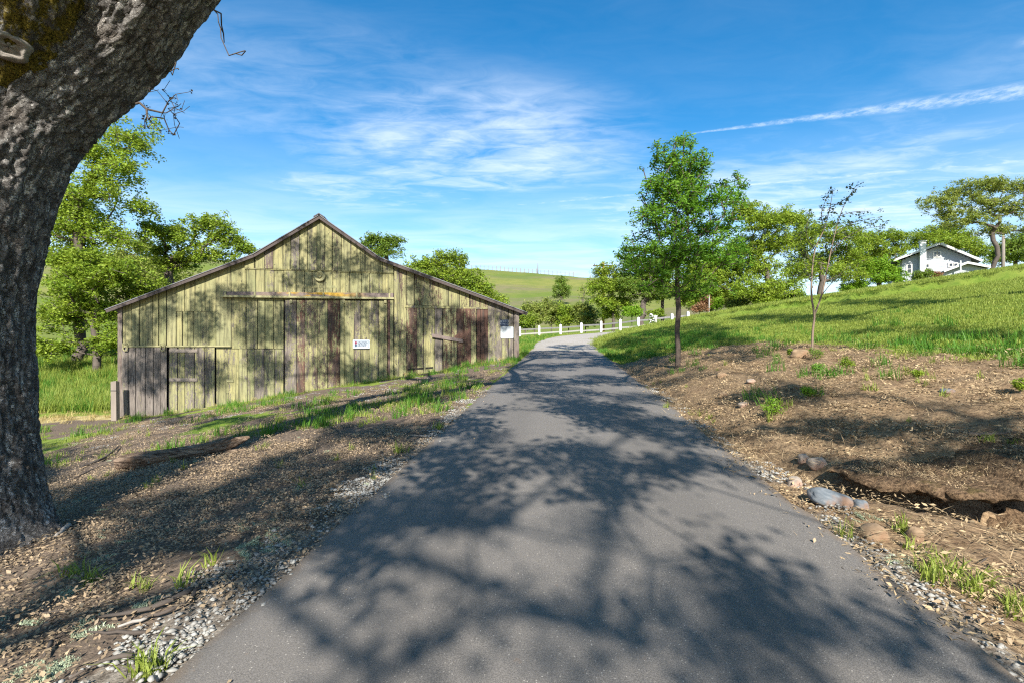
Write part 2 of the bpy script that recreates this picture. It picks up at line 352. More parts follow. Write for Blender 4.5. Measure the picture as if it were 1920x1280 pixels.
def bark_mat():
    m, t = newmat('furrowed_oak_bark'); co = t.n('ShaderNodeTexCoord').outputs['Object']
    buv = t.n('ShaderNodeAttribute', {'attribute_name': 'buv'}).outputs['Vector']
    at = t.n('ShaderNodeAttribute', {'attribute_name': 'crack'}).outputs['Fac']
    mo = t.n('ShaderNodeAttribute', {'attribute_name': 'moss'}).outputs['Fac']
    nv = t.n('ShaderNodeTexNoise', None, Vector=buv, Scale=8.0, Detail=7.0, Roughness=0.75).outputs['Color']
    wv = t.n('ShaderNodeVectorMath', {'operation': 'MULTIPLY_ADD'}, i0=nv, i1=(0.16, 0.16, 0.34), i2=buv).outputs[0]
    def cell(sc, k): return t.n('ShaderNodeTexVoronoi', {'feature': 'DISTANCE_TO_EDGE'}, Vector=t.mapping(wv, sc, loc=(k, k, k)), Scale=1.0, Randomness=1.0).outputs['Distance']
    c1 = cell((16, 16, 3.0), 0.0); c2 = cell((34, 34, 17), 3.0)
    n = t.noise(co, 9.0, 8, 0.7); n2 = t.noise(co, 60.0, 6, 0.75); n3 = t.noise(co, 2.2, 4, 0.6)
    fw = t.ramp(c1, 0.0, 0.17, 1.0, 0.0); fw2 = t.ramp(c2, 0.0, 0.15, 1.0, 0.0)
    c = t.mix(t.ramp(n, 0.3, 0.7), (0.32, 0.30, 0.275), (0.58, 0.55, 0.52))
    c = t.mix(t.m('MULTIPLY', t.ramp(n2, 0.42, 0.66), 0.5), c, (0.64, 0.62, 0.60))
    c = t.mix(t.m('MULTIPLY', t.ramp(n3, 0.52, 0.66), 0.35), c, (0.19, 0.12, 0.065))
    c = t.mix(t.m('MULTIPLY', fw2, 0.35), c, (0.13, 0.095, 0.085)); c = t.mix(t.m('MULTIPLY', fw, 0.7), c, (0.035, 0.028, 0.024))
    vf = t.noise(t.mapping(wv, (24, 24, 2.0)), 1.0, 5, 0.65, 0.4); c = t.mix(t.ramp(vf, 0.45, 0.38, 0.0, 0.5), c, (0.07, 0.06, 0.052))
    mc = t.mix(t.ramp(n2, 0.35, 0.65), (0.05, 0.042, 0.010), (0.42, 0.32, 0.06))
    mk_ = t.ramp(t.m('ADD', mo, t.m('MULTIPLY', t.m('SUBTRACT', n, 0.5), 1.8)), 0.42, 0.60)
    c = t.mix(mk_, c, mc)
    bm = t.m('ADD', t.m('ADD', t.m('SUBTRACT', t.m('MULTIPLY', n2, 0.25), fw), t.m('MULTIPLY', fw2, -0.4)), t.ramp(vf, 0.38, 0.52, -1.0, 0.0))
    return finish(m, t, c, 0.95, bm, 1.0, 0.03, 0.1)
M['bark'] = bark_mat()

def asphalt():
    m, t = newmat('asphalt'); co = t.n('ShaderNodeTexCoord').outputs['Object']
    a = t.noise(co, 160.0, 3, 0.8); b = t.noise(t.mapping(co, (1.0, 0.25, 1)), 1.3, 6, 0.65, 0.5); e = t.noise(co, 14.0, 4, 0.6)
    edge = t.n('ShaderNodeAttribute', {'attribute_name': 'edge'}).outputs['Fac']
    c = t.mix(t.ramp(a, 0.3, 0.72), (0.066, 0.060, 0.056), (0.235, 0.212, 0.19))
    c = t.mix(t.ramp(b, 0.35, 0.7, 0.0, 0.45), c, (0.16, 0.146, 0.134))
    sp_ = t.n('ShaderNodeTexVoronoi', None, Vector=co, Scale=75.0)
    rnd = t.n('ShaderNodeSeparateColor', None, i0=sp_.outputs['Color']).outputs[0]
    c = t.mix(t.m('MULTIPLY', t.ramp(sp_.outputs['Distance'], 0.32, 0.2), t.ramp(rnd, 0.86, 0.95)), c, (0.36, 0.33, 0.29))
    rust = t.m('MULTIPLY', t.ramp(e, 0.66, 0.74), t.ramp(b, 0.45, 0.7)); c = t.mix(t.m('MULTIPLY', rust, 0.35), c, (0.24, 0.13, 0.06))
    lat = t.n('ShaderNodeAttribute', {'attribute_name': 'lat'}).outputs['Fac']; wob_ = t.m('MULTIPLY', t.m('SUBTRACT', t.noise(co, 2.4, 6, 0.7), 0.5), 0.16)
    band = t.ramp(t.m('ABSOLUTE', t.m('SUBTRACT', t.m('ADD', lat, wob_), 0.48)), 0.05, 0.24, 0.30, 0.0); c = t.mix(band, c, (0.085, 0.078, 0.072))
    c = t.mix(t.ramp(t.m('ADD', lat, wob_), 0.96, 1.02, 0.0, 0.7), c, t.mix(a, (0.085, 0.06, 0.04), (0.26, 0.19, 0.13)))
    gv = t.ramp(t.m('ADD', edge, t.m('MULTIPLY', t.m('SUBTRACT', t.noise(co, 3.0, 5, 0.7), 0.5), 0.7)), 0.55, 0.75)
    c = t.mix(gv, c, t.mix(a, (0.20, 0.17, 0.14), (0.40, 0.36, 0.31)))
    return finish(m, t, c, 0.8, a, 0.5, 0.006, 0.3)
M['asphalt'] = asphalt()
def gravelroad():
    m, t = newmat('pale_gravel'); co = t.n('ShaderNodeTexCoord').outputs['Object']
    a = t.noise(co, 60.0, 4, 0.8); b = t.noise(co, 0.9, 5, 0.6)
    c = t.mix(t.ramp(a, 0.3, 0.7), (0.20, 0.18, 0.155), (0.44, 0.40, 0.36)); c = t.mix(t.ramp(b, 0.4, 0.7, 0, 0.5), c, (0.24, 0.22, 0.17))
    return finish(m, t, c, 0.95, a, 0.5, 0.01)
M['gravelroad'] = gravelroad()
def groundmat():
    m, t = newmat('hill_ground'); co = t.n('ShaderNodeTexCoord').outputs['Object']
    A = lambda n: t.n('ShaderNodeAttribute', {'attribute_name': n}).outputs['Fac']
    n1 = t.noise(co, 0.35, 6, 0.65); n2 = t.noise(co, 3.0, 6, 0.7); n3 = t.noise(co, 22.0, 5, 0.75); n4 = t.noise(t.mapping(co, (1, 1, 1)), 0.03, 5, 0.6)
    g = t.mix(t.ramp(n2, 0.3, 0.7), (0.085, 0.150, 0.016), (0.165, 0.225, 0.030))
    g = t.mix(t.ramp(n1, 0.4, 0.7, 0, 0.6), g, (0.215, 0.235, 0.05))
    far = t.mix(t.ramp(n4, 0.35, 0.65), (0.105, 0.150, 0.024), (0.185, 0.185, 0.048))
    far = t.mix(t.ramp(t.noise(t.mapping(co, (0.012, 0.05, 0.1)), 1.0, 5, 0.65), 0.47, 0.62, 0, 0.75), far, (0.165, 0.135, 0.085))
    far = t.mix(t.ramp(n1, 0.35, 0.75, 0, 0.5), far, (0.075, 0.115, 0.022))
    g = t.mix(A('far'), g, far)
    mu = t.mix(t.ramp(n3, 0.3, 0.7), (0.085, 0.056, 0.034), (0.33, 0.23, 0.135)); mu = t.mix(t.ramp(n2, 0.45, 0.75, 0, 0.6), mu, (0.13, 0.075, 0.042))
    li = t.mix(t.ramp(n3, 0.3, 0.7), (0.060, 0.046, 0.036), (0.20, 0.150, 0.110))
    gr = t.mix(t.ramp(n3, 0.35, 0.65), (0.085, 0.068, 0.052), (0.27, 0.235, 0.195))
    st = t.mix(t.ramp(n2, 0.3, 0.7), (0.30, 0.235, 0.10), (0.46, 0.38, 0.19))
    def lay(c, a, col): return t.mix(t.ramp(t.m('ADD', A(a), t.m('MULTIPLY', t.m('SUBTRACT', n2, 0.5), 0.55)), 0.4, 0.6), c, col)
    c = lay(g, 'straw', st); c = lay(c, 'litter', li); c = lay(c, 'mulch', mu); c = lay(c, 'gravel', gr)
    return finish(m, t, c, 0.95, t.m('ADD', n3, t.m('MULTIPLY', n2, 0.5)), 0.6, 0.03, 0.15)
M['ground'] = groundmat()
def rockmat(name, c1, c2, c3):
    m, t = newmat(name); co = t.n('ShaderNodeTexCoord').outputs['Object']
    n = t.noise(t.mapping(co, (1, 1, 3)), 5.0, 7, 0.65, 0.4); n2 = t.noise(co, 40, 4, 0.7); n3 = t.noise(co, 3.0, 4, 0.6)
    c = t.mix(t.ramp(n, 0.3, 0.7), c1, c2); c = t.mix(t.ramp(n3, 0.5, 0.66), c, c3)
    return finish(m, t, c, 0.85, t.m('ADD', n, t.m('MULTIPLY', n2, 0.3)), 0.4, 0.02)
M['rock_blue'] = rockmat('blue_grey_rock', (0.075, 0.09, 0.105), (0.19, 0.205, 0.22), (0.20, 0.125, 0.085))
M['rock_brown'] = rockmat('brown_rock', (0.15, 0.10, 0.06), (0.30, 0.21, 0.13), (0.20, 0.12, 0.07))
M['rock_pale'] = rockmat('pale_rock', (0.17, 0.14, 0.115), (0.34, 0.29, 0.24), (0.34, 0.21, 0.15))
def logmat():
    m, t = newmat('rotten_log_wood'); co = t.n('ShaderNodeTexCoord').outputs['Object']
    g = t.noise(t.mapping(co, (1.6, 14, 16)), 1.6, 7, 0.7, 0.8); b = t.noise(co, 5.0, 6, 0.7)
    c = t.mix(t.ramp(g, 0.35, 0.65), (0.045, 0.028, 0.02), (0.36, 0.26, 0.185)); c = t.mix(t.ramp(b, 0.45, 0.65, 0, .7), c, (0.17, 0.105, 0.065))
    return finish(m, t, c, 0.95, t.m('ADD', g, t.m('MULTIPLY', b, .4)), 1.0, 0.04, 0.1)
M['logwood'] = logmat()

# ------------------------------------------------------------------ terrain sheet
def axis(parts):
    out = []
    for a, b, st in parts: out.append(np.arange(a, b, st))
    return np.concatenate(out)
gx = axis([(-900, -300, 40), (-300, -80, 9), (-80, -26, 2.0), (-26, -9, 0.4), (-9, 7.6, 0.11), (7.6, 14, 0.2), (14, 34, 0.6), (34, 100, 2.2), (100, 300, 12), (300, 901, 50)])
gy = axis([(-60, -6, 3), (-6, 1.4, 0.6), (1.4, 8, 0.085), (8, 16, 0.17), (16, 30, 0.4), (30, 70, 0.9), (70, 260, 4), (260, 500, 14), (500, 1601, 100)])
GX, GY = np.meshgrid(gx, gy); GZ = H(GX, GY)
nx, ny = len(gx), len(gy)
ii = np.arange(nx*ny).reshape(ny, nx)
FQ = np.stack([ii[:-1, :-1].ravel(), ii[:-1, 1:].ravel(), ii[1:, 1:].ravel(), ii[1:, :-1].ravel()], 1)
ground = mk('ground', np.stack([GX.ravel(), GY.ravel(), GZ.ravel()], 1), FQ, M['ground'], smooth=True)
tag(ground, 'hillside ground with lawn, mulch, leaf litter and gravel verges', 'ground', kind='structure')
def zones(x, y):
    s, zr, k = lateral(x, y); dR = s-HWID; dL = -s-HWID; x = np.ravel(x); y = np.ravel(y)
    nz = fbm(x*0.7, y*0.7, 31)-0.5; nf = fbm(x*2.2, y*2.2, 33)-0.5
    mlim = np.interp(y, [-20, 6, 9, 12, 14.5, 17, 19.5, 22], [5.0, 4.9, 4.5, 4.6, 4.9, 2.2, 0.6, -1])
    mulch = sst(-0.25, -0.02, dR+nf*0.2)*(dR > -.2)*(1-sst(-0.5, 0.5, dR-mlim+nz*2.0))
    gwid = np.interp(y, [0, 4, 8, 14, 20, 24], [0.35, .3, .26, .2, .1, -0.2])
    gravR = (dR > -0.1)*(1-sst(-0.12, 0.2, dR-gwid+nf*0.35))*np.clip(.25+1.1*(fbm(x*1.3, y*1.3, 37, 3)-.3), 0, .62)
    gravL = (dL > -0.1)*(1-sst(-0.15, 0.25, dL-np.interp(y, [0, 3, 6, 10, 14], [0.62, .42, .28, .12, -.2])+nf*0.9))
    # barnyard on the left: litter near the oak, gravel track before the barn, grass by the wall
    bw = (y-(19.5+(x+15.87)*0.1552))                                  # metres in front(-)/behind(+) of the barn wall
    lit = (dL > 0)*(1-sst(-1.6, 0.8, bw+7.5+nz*3.0+np.interp(x, [-9, -2], [1.2, 0])))*sst(-0.05, 0.3, dL)
    yard = (dL > 0.3)*sst(-9.5, -7, bw+nz*2)*(1-sst(-2.6, -1.4, bw+nz*1.2))*(0.62+nz*0.9)*sst(1.0, -4.0, x)
    straw = (dL > 0)*np.exp(-((bw+0.2)/0.9)**2)*sst(-15, -17, x)+(dL > 0)*np.exp(-((bw+0.35)/0.4)**2)*0.55
    far = sst(48, 95, np.hypot(x, y))
    dirt = (dL > 0.05)*(bw < -0.45)*(x > -26)*np.clip(1.15-sst(.50, .66, fbm(x*.5, y*.5, 35, 3))*.9, 0, 1)*(1-sst(24, 27, y))*sst(-.1, .3, dL); lit = np.maximum(lit, dirt*.85)
    return dict(mulch=mulch, gravel=np.maximum(gravL, np.maximum(gravR, yard*0.45)), litter=lit, straw=straw, far=far, dR=dR, dL=dL, bw=bw)
Zn = zones(GX, GY)
def fattr(o, name, val):
    a = o.data.attributes.new(name, 'FLOAT', 'POINT'); a.data.foreach_set('value', np.asarray(val, np.float32).ravel())
for kx in ('mulch', 'gravel', 'litter', 'straw', 'far'): fattr(ground, kx, Zn[kx])

def road_strip(name, i0, i1, mat, lift, thick, nxs=22, hw=HWID):
    C_ = RC[i0:i1]; T_ = RT[i0:i1]; V = []; E = []; LA = []
    for c, tt in zip(C_, T_):
        nrm = np.array([tt[1], -tt[0]]); 
        for j, a in enumerate(np.linspace(-1, 1, nxs)):
            wob = (fbm(np.array([c[1]*1.7]), np.array([a*3+5]), 41)[0]-0.5)*0.16+(fbm(np.array([c[1]*9]), np.array([a*3+5]), 43)[0]-0.5)*0.07 if abs(a) > 0.99 else 0
            p = c[:2]+nrm*(a*hw+math.copysign(wob, a)); z = c[2]+lift+0.03*(1-a*a)
            V.append((p[0], p[1], z)); LA.append(abs(a)); E.append(sst(28, 25.0, c[1])*0+sst(23.0, 28.5, c[1]+(1-abs(a))*1.5*0))
    n = len(C_); V = np.array(V); top = np.arange(n*nxs).reshape(n, nxs)
    Fs = [(top[i, j], top[i, j+1], top[i+1, j+1], top[i+1, j]) for i in range(n-1) for j in range(nxs-1)]
    # edges turn down into the verge
    base = len(V); L = V.reshape(n, nxs, 3)[:, 0].copy(); Rr = V.reshape(n, nxs, 3)[:, -1].copy(); L[:, 2] -= thick; Rr[:, 2] -= thick; L[:, 0] -= 0.04; Rr[:, 0] += 0.04
    V = np.vstack([V, L, Rr]); E = np.array(E+[E[i*nxs] for i in range(n)]*2)
    Fs += [(base+i, top[i, 0], top[i+1, 0], base+i+1) for i in range(n-1)]+[(top[i, -1], base+n+i, base+n+i+1, top[i+1, -1]) for i in range(n-1)]
    o = mk(name, V, [tuple(map(int, f)) for f in Fs], mat, smooth=True); fattr(o, 'edge', E); fattr(o, 'lat', LA+[1.0]*(2*n)); return o
i28 = int(np.argmin(np.abs(RC[:, 1]-28.5))); i20 = int(np.argmin(np.abs(RC[:, 0]-40)+100*(RC[:, 1] < 35)))
im = int(np.argmin(np.abs(RC[:, 1]+40)))
tag(road_strip('driveway', im, i28, M['asphalt'], 0.012, 0.06), 'narrow asphalt driveway running up past the barn', 'road', kind='structure')
tag(road_strip('gravel_road', i28-2, i20, M['gravelroad'], 0.006, 0.05), 'pale gravel road bending right by the white fence', 'road', kind='structure')

# ------------------------------------------------------------------ barn
BL = np.array([-15.87, 19.5]); BR = np.array([0.24, 22.0]); BD = (BR-BL)/np.linalg.norm(BR-BL); BW = float(np.linalg.norm(BR-BL))
def bp(u, v):                                          # a pixel as (along, height) on the barn's front wall
    tx = (u-960)/F; a = (BL[1]*tx-BL[0])/(BD[0]-BD[1]*tx); Y = BL[1]+a*BD[1]
    return a, CAMZ-(v-640)/F*Y
barn = empty('barn', (BL[0], BL[1], 0), 'old gabled barn of flaking cream boards beside the driveway', 'barn', rz=math.atan2(BD[1], BD[0]))
def gz(a): return Hs(BL[0]+a*BD[0], BL[1]+a*BD[1])
GA = np.linspace(-1, BW+1, 60); GZB = H(BL[0]+GA*BD[0], BL[1]+GA*BD[1])
def gzb(a): return float(np.interp(a, GA, GZB))
ROOFPX = [(206, 584), (479, 481), (601, 409), (713, 487), (987, 589)]
RF = [bp(u, v) for u, v in ROOFPX]
def roofz(a): return float(np.interp(a, [p[0] for p in RF], [p[1] for p in RF]))
DEPTH = 13.0
def prism(poly, y0, y1):
    n = len(poly); v = [(a, y0, z) for a, z in poly]+[(a, y1, z) for a, z in poly]
    f = [tuple(range(n)), tuple(range(2*n-1, n-1, -1))]+[(i, i+n, (i+1) % n+n, (i+1) % n) for i in range(n)]
    return v, f
wp = [bp(228, 700)[0], bp(972, 640)[0]]
# backing behind the boards: dark inside seen through the gaps
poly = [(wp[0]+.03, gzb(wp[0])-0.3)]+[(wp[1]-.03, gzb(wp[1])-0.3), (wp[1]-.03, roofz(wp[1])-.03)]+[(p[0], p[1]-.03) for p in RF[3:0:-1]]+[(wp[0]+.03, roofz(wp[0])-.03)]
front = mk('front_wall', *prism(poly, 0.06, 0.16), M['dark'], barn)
# side and rear walls of upright boards
for nm, a0, s in (('side_wall', wp[0], -1), ('side_wall', wp[1], 1)):
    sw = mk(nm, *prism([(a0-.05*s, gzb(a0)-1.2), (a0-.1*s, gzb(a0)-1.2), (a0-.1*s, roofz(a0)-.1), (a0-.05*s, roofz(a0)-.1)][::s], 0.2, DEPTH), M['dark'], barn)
    y = 0.2; k = 0
    while y < DEPTH-0.2:
        wd = random.uniform(.2, .3); q = mk('plank', *prism([(a0-.045*s, gzb(a0)-1.0), (a0-.045*s, roofz(a0)-.12), (a0-.02*s+random.uniform(-.004, .004), roofz(a0)-.12), (a0-.02*s, gzb(a0)-1.0)], y, y+wd-.008), M['paint'], sw)
        q['wear'] = random.uniform(.5, .9); q['red'] = random.uniform(0, .5); y += wd
mk('rear_wall', *prism([(p[0], p[1]) for p in [(wp[0], gzb(wp[0])-1.2), (wp[1], gzb(wp[1])-1.2), (wp[1], roofz(wp[1])-.1)]]+[(p[0], p[1]-.1) for p in RF[3:0:-1]]+[(wp[0], roofz(wp[0])-.1)], DEPTH-.1, DEPTH), M['oldwood'], barn)

def plank(parent, a0, a1, zb0, zb1, zt0, zt1, y, wear, red, th=0.024):
    g = random.choice([.012, .016, .02, .026, .034]); a0 += g/2; a1 -= g/2; tl = random.uniform(-.007, .007)
    v = [(a0, y-th+tl, zb0), (a1, y-th-tl, zb1), (a1, y, zb1), (a0, y, zb0), (a0, y-th+tl, zt0), (a1, y-th-tl, zt1), (a1, y, zt1), (a0, y, zt0)]
    o = mk('plank', v, BOXF, M['paint'], parent); o['wear'] = float(max(0, min(1, wear))); o['red'] = float(red); return o
def row(parent, u0, u1, top, bot, y, wear, red, step=19, apex=True):
    """boards between two pixel columns; top/bot: 'roof', 'ground' or a pixel row (or a pair of them, left and right)"""
    us = [u0]
    while us[-1] < u1-step*0.7: us.append(us[-1]+step*random.uniform(.75, 1.3))
    us = [u0+(q-u0)*(u1-u0)/(us[-1]-u0) for q in us]
    for l, r in zip(us[:-1], us[1:]):
        cuts = [l, r]
        if top == 'roof':
            for b in (479, 601, 713):
                if l+1 < b < r-1: cuts = [l, b, r]
        for a, c in zip(cuts[:-1], cuts[1:]):
            al = bp(a, 640)[0]; ac = bp(c, 640)[0]
            def ev(w_, uu, aa, lo):
                if w_ == 'roof': return roofz(aa)-0.02
                if w_ == 'ground': return gzb(aa)-0.06+(random.uniform(0, .05) if not lo else 0)
                vv = w_[0]+(w_[1]-w_[0])*(uu-u0)/(u1-u0) if isinstance(w_, tuple) else w_
                return bp(uu, vv)[1]
            jit = random.uniform(-.006, .006); yj = y+random.uniform(-.012, .008)
            zb = [ev(bot, a, al, True), ev(bot, c, ac, True)]
            if bot == 'ground': m_ = random.uniform(0, .06); zb = [zb[0]+m_, zb[1]+m_]
            zt = [ev(top, a, al, False)+jit, ev(top, c, ac, False)+jit]
            wr = wear() if callable(wear) else wear+random.uniform(-.14, .14)
            plank(parent, al, ac, zb[0], zb[1], zt[0], zt[1], yj, wr, red+random.uniform(-.25, .25))
# gable, band below it, left lean-to, lower courses, right lean-to
def gable_wear(): return random.choice([.25, .3, .38, .45, .62])
row(front, 459, 738, 'roof', (503, 511.5), -0.028, gable_wear, .35, 19)
row(front, 462, 738, (504, 512), 562, 0.03, .30, .1, 19)
row(front, 405, 461, 'roof', 653, 0.03, .24, .1, 20)
row(front, 461, 532, 558, 653, 0.03, .28, .1, 19)
row(front, 405, 532, 654, 'ground', 0.032, .48, .15, 18)
row(front, 228, 330, 'roof', 651, 0.03, .20, .1, 15)
row(front, 330, 405, 'roof', 584, 0.03, .17, .1, 17)
row(front, 330, 405, 584.6, 651, 0.032, .30, .1, 13)
row(front, 738.5, 762, 'roof', 'ground', 0.03, .46, .5, 14)
row(front, 762, 915, 'roof', (571.5, 578), 0.03, .48, .7, 15)
row(front, 762, 830, (572, 575), 'ground', 0.03, .52, .5, 14)
row(front, 915, 963, 'roof', 'ground', 0.03, .55, .15, 11)
row(front, 963, 972, 'roof', 'ground', 0.03, .85, .2, 9)
mk('header_board', *prism([bp(759, 577), bp(914, 580), bp(914, 577.5), bp(759, 572.5)], -0.02, 0.0), M['paint'], front)['wear'] = .45
mk('seam_board', *prism([bp(459, 505), bp(738, 513.5), bp(738, 511), bp(459, 502.5)], -0.03, -0.004), M['paint'], front)['wear'] = .4
# corner boards
for u0, u1, wv in ((222, 230, .8), (965, 973, .95)):
    a0, a1 = bp(u0, 640)[0], bp(u1, 640)[0]
    o = mk('corner_board', *prism([(a0, gzb(a0)-.05), (a1, gzb(a1)-.05), (a1, roofz(a1)-.02), (a0, roofz(a0)-.02)], -0.05, 0.0), M['paint'], barn); o['wear'] = wv; o['red'] = .4
def door(name, u0, u1, vt, y, wear, red, step, vb='ground', label=None):
    a0, zt = bp(u0, vt); a1, zt1 = bp(u1, vt)
    if vb == 'ground': pl = [(a0+.02, gzb(a0)+.05), (a1-.02, gzb(a1)+.05), (a1-.02, zt1-.02), (a0+.02, zt-.02)]
    else: pl = [(a0+.02, bp(u0, vb)[1]+.02), (a1-.02, bp(u1, vb)[1]+.02), (a1-.02, zt1-.02), (a0+.02, zt-.02)]
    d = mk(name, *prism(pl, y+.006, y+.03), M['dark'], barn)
    if label: d['label'] = label
    row(d, u0, u1, vt, vb, y, wear, red, step); return d
door('sliding_door', 535, 638, (563), -0.03, .50, .6, 17, label='tall sliding door with brown boards showing through paint')
door('sliding_door', 646, 727, (563.5), -0.035, .46, .55, 15, label='tall sliding door carrying the white notice')
dl = door('low_door', 230, 314, 651.5, -0.03, .80, .0, 11, label='grey bare-wood low door at the left corner')
dr = door('low_door', 318, 404, 651.5, -0.02, .52, .0, 15, label='low door of cream boards with dark rails')
d3 = door('side_door', 831, 893, (579), -0.025, .62, .85, 11, label='red-brown patched door with a slanting bar')
d4 = door('side_door', 893.5, 915, (581), 0.01, .88, 1.0, 8, label='dark red narrow door standing ajar')
# posts between the doors, jambs
for u0, u1, wv, rd in ((638.5, 645.5, .25, .2), (727.5, 731.5, .9, .6), (732, 738, .3, .2)):
    a0, a1 = bp(u0, 640)[0], bp(u1, 640)[0]
    o = mk('door_post', *prism([(a0, gzb(a0)-.02), (a1, gzb(a1)-.02), (a1, bp(u1, 563)[1]), (a0, bp(u0, 563)[1])], -0.11, -0.065), M['paint'], barn); o['wear'] = wv; o['red'] = rd
# rails on the low door
for v in (657, 711):
    o = mk('door_rail', *prism([bp(319, v+3), bp(372, v+3), bp(372, v-3), bp(319, v-3)], -0.078, -0.052), M['oldwood'], dr)
mk('latch', *prism([bp(425, 715.5), bp(438, 715.5), bp(438, 710.5), bp(425, 710.5)], -0.03, -0.0), M['cream'], barn)
# sliding track with its timber and brackets
tb = mk('track_timber', *prism([bp(421, 554), bp(738, 558), bp(738, 550.5), bp(421, 547.5)], -0.12, 0.0), M['track'], barn)
tr_ = mk('track_rail', *prism([bp(417, 558), bp(739, 562), bp(739, 558.4), bp(417, 554.2)], -0.18, -0.02), M['cream'], barn)
for u in (425, 480, 545, 608, 670, 731):
    a, z = bp(u, 552.5+(u-421)/320*3)
    mk('bracket', [(x+a, y, zz+z) for x, y, zz in box(-.035, .035, -.16, -.1215, -.09, .1)], BOXF, M['cream'], tb)
for u in (547, 645, 723):
    a, z = bp(u, 565); mk('roller', [(x+a, y, zz+z) for x, y, zz in box(-.05, .05, -.12, -.07, -.1, .05)], BOXF, M['cream'], tr_)
# low rail and its two hanging stirrups
a0, z0 = bp(236, 649); a1, z1 = bp(434, 648.5)
lr = mk('low_track', [(a0, -.09, z0-.03), (a1, -.09, z1-.03), (a1, -.055, z1-.03), (a0, -.055, z0-.03), (a0, -.09, z0+.03), (a1, -.09, z1+.03), (a1, -.055, z1+.03), (a0, -.055, z0+.03)], BOXF, M['cream'], barn)
for u in (238.5, 308):
    a, z = bp(u, 648); th = np.linspace(np.pi, 2*np.pi, 9)
    path = [(a-.075, -.13, z+.1)]+[(a+.075*math.cos(t), -.13, z-.11+.09*math.sin(t)) for t in th]+[(a+.075, -.13, z+.1), (a-.075, -.13, z+.1)]
    V_, F_ = tube(np.array(path), [.022]*len(path), 6); mk('hanger', V_, F_, M['cream'], lr)
# round vent cap above the doors
ac, zc = bp(600.5, 519); m_ = MB(); ns = 28
prof = [(0.205, -.03), (0.22, -.10), (0.20, -.115), (0.17, -.10), (0.07, -.05), (0.055, -.12), (0.0, -.13)]
vv = [(ac+r*math.cos(t), y, zc+r*math.sin(t)) for r, y in prof for t in np.linspace(0, 2*np.pi, ns, endpoint=False)]
ff = [(i*ns+j, i*ns+(j+1) % ns, (i+1)*ns+(j+1) % ns, (i+1)*ns+j) for i in range(len(prof)-1) for j in range(ns)]
mk('round_vent', vv, ff, M['cream'], barn, smooth=False)
mk('vent_board', *prism([bp(559, 540), bp(632, 540.5), bp(632, 536), bp(559, 535.5)], -0.01, 0.005), M['paint'], front)['wear'] = .3
# slanting bar and the arched worn patch board on the red door
mk('slanting_bar', *prism([bp(810, 632), bp(868, 642), bp(868, 636), bp(810, 625.5)], -0.11, -0.06), M['track'], barn)
V_ = [bp(851, 635)]+[bp(859.5+8.5*math.cos(t), 635-9*math.sin(t)) for t in np.linspace(np.pi, 0, 9)]
mk('arched_patch', *prism(V_[1:][::-1], -0.058, -0.05), M['paint'], d3); bpy.data.objects['arched_patch']['wear'] = .95; bpy.data.objects['arched_patch']['red'] = .9
mk('threshold', *prism([bp(764, 694), bp(812, 690.5), bp(812, 687), bp(764, 690.5)], 0.0, 0.055), M['dark'], barn)
# roof: four corrugated slopes with rake boards
def slope(p, q, name):
    (a0, z0), (a1, z1) = p, q; d = np.array([a1-a0, z1-z0]); L = np.linalg.norm(d); d /= L; nrm = np.array([-d[1], d[0]])
    if nrm[1] < 0: nrm = -nrm
    yn = 90; V = []; nn = 4
    for j in range(yn+1):
        y = -0.28+(DEPTH+0.55)*j/yn; off = .055+.014*math.cos(j*math.pi)
        for i in range(nn+1):
            pt = np.array([a0, z0])+d*L*i/nn+nrm*off; V.append((pt[0], y, pt[1]))
    top = len(V); V += [(x-nrm[0]*.03, y, z-nrm[1]*.03) for x, y, z in V]
    Fq = []
    for j in range(yn):
        for i in range(nn):
            a = j*(nn+1)+i; Fq += [(a, a+1, a+nn+2, a+nn+1), (a+top, a+nn+1+top, a+nn+2+top, a+1+top)]
    for i in range(nn): Fq += [(i, i+top, i+1+top, i+1)]
    for j in range(yn):
        for c in (0, nn): a = j*(nn+1)+c; Fq.append((a, a+nn+1, a+nn+1+top, a+top))
    o = mk(name, V, Fq, M['house_roof'], barn)
    # rake board on the front edge, split into lengths
    k = max(1, round(L/3.2))
    for i in range(k):
        s0, s1 = L*i/k+.004, L*(i+1)/k-.004; p0 = np.array([a0, z0])+d*s0; p1 = np.array([a0, z0])+d*s1
        w0 = .125; j0 = random.uniform(-.008, .008)
        mk('rake_board', *prism([tuple(p0-nrm*(w0-.045)), tuple(p1-nrm*(w0-.045)), tuple(p1+nrm*.035), tuple(p0+nrm*.035)], -0.25+j0, -0.215+j0), M['track2'], o)
    # lookout rafters under the overhang are set back
    return o
M['track2'] = simple('rake_board_wood', (0.075, 0.06, 0.056), 0.9, 0.5, 6.0, 0.2, 0.5)
for i in range(4): slope(RF[i], RF[i+1], 'roof_slope')
mk('ridge_cap', *prism([(RF[2][0]-.22, RF[2][1]-.05), (RF[2][0], RF[2][1]+.09), (RF[2][0]+.22, RF[2][1]-.05), (RF[2][0]+.22, RF[2][1]-.0), (RF[2][0], RF[2][1]+.14), (RF[2][0]-.22, RF[2][1]-.0)][::-1], -0.3, DEPTH+.3), M['iron'], barn)

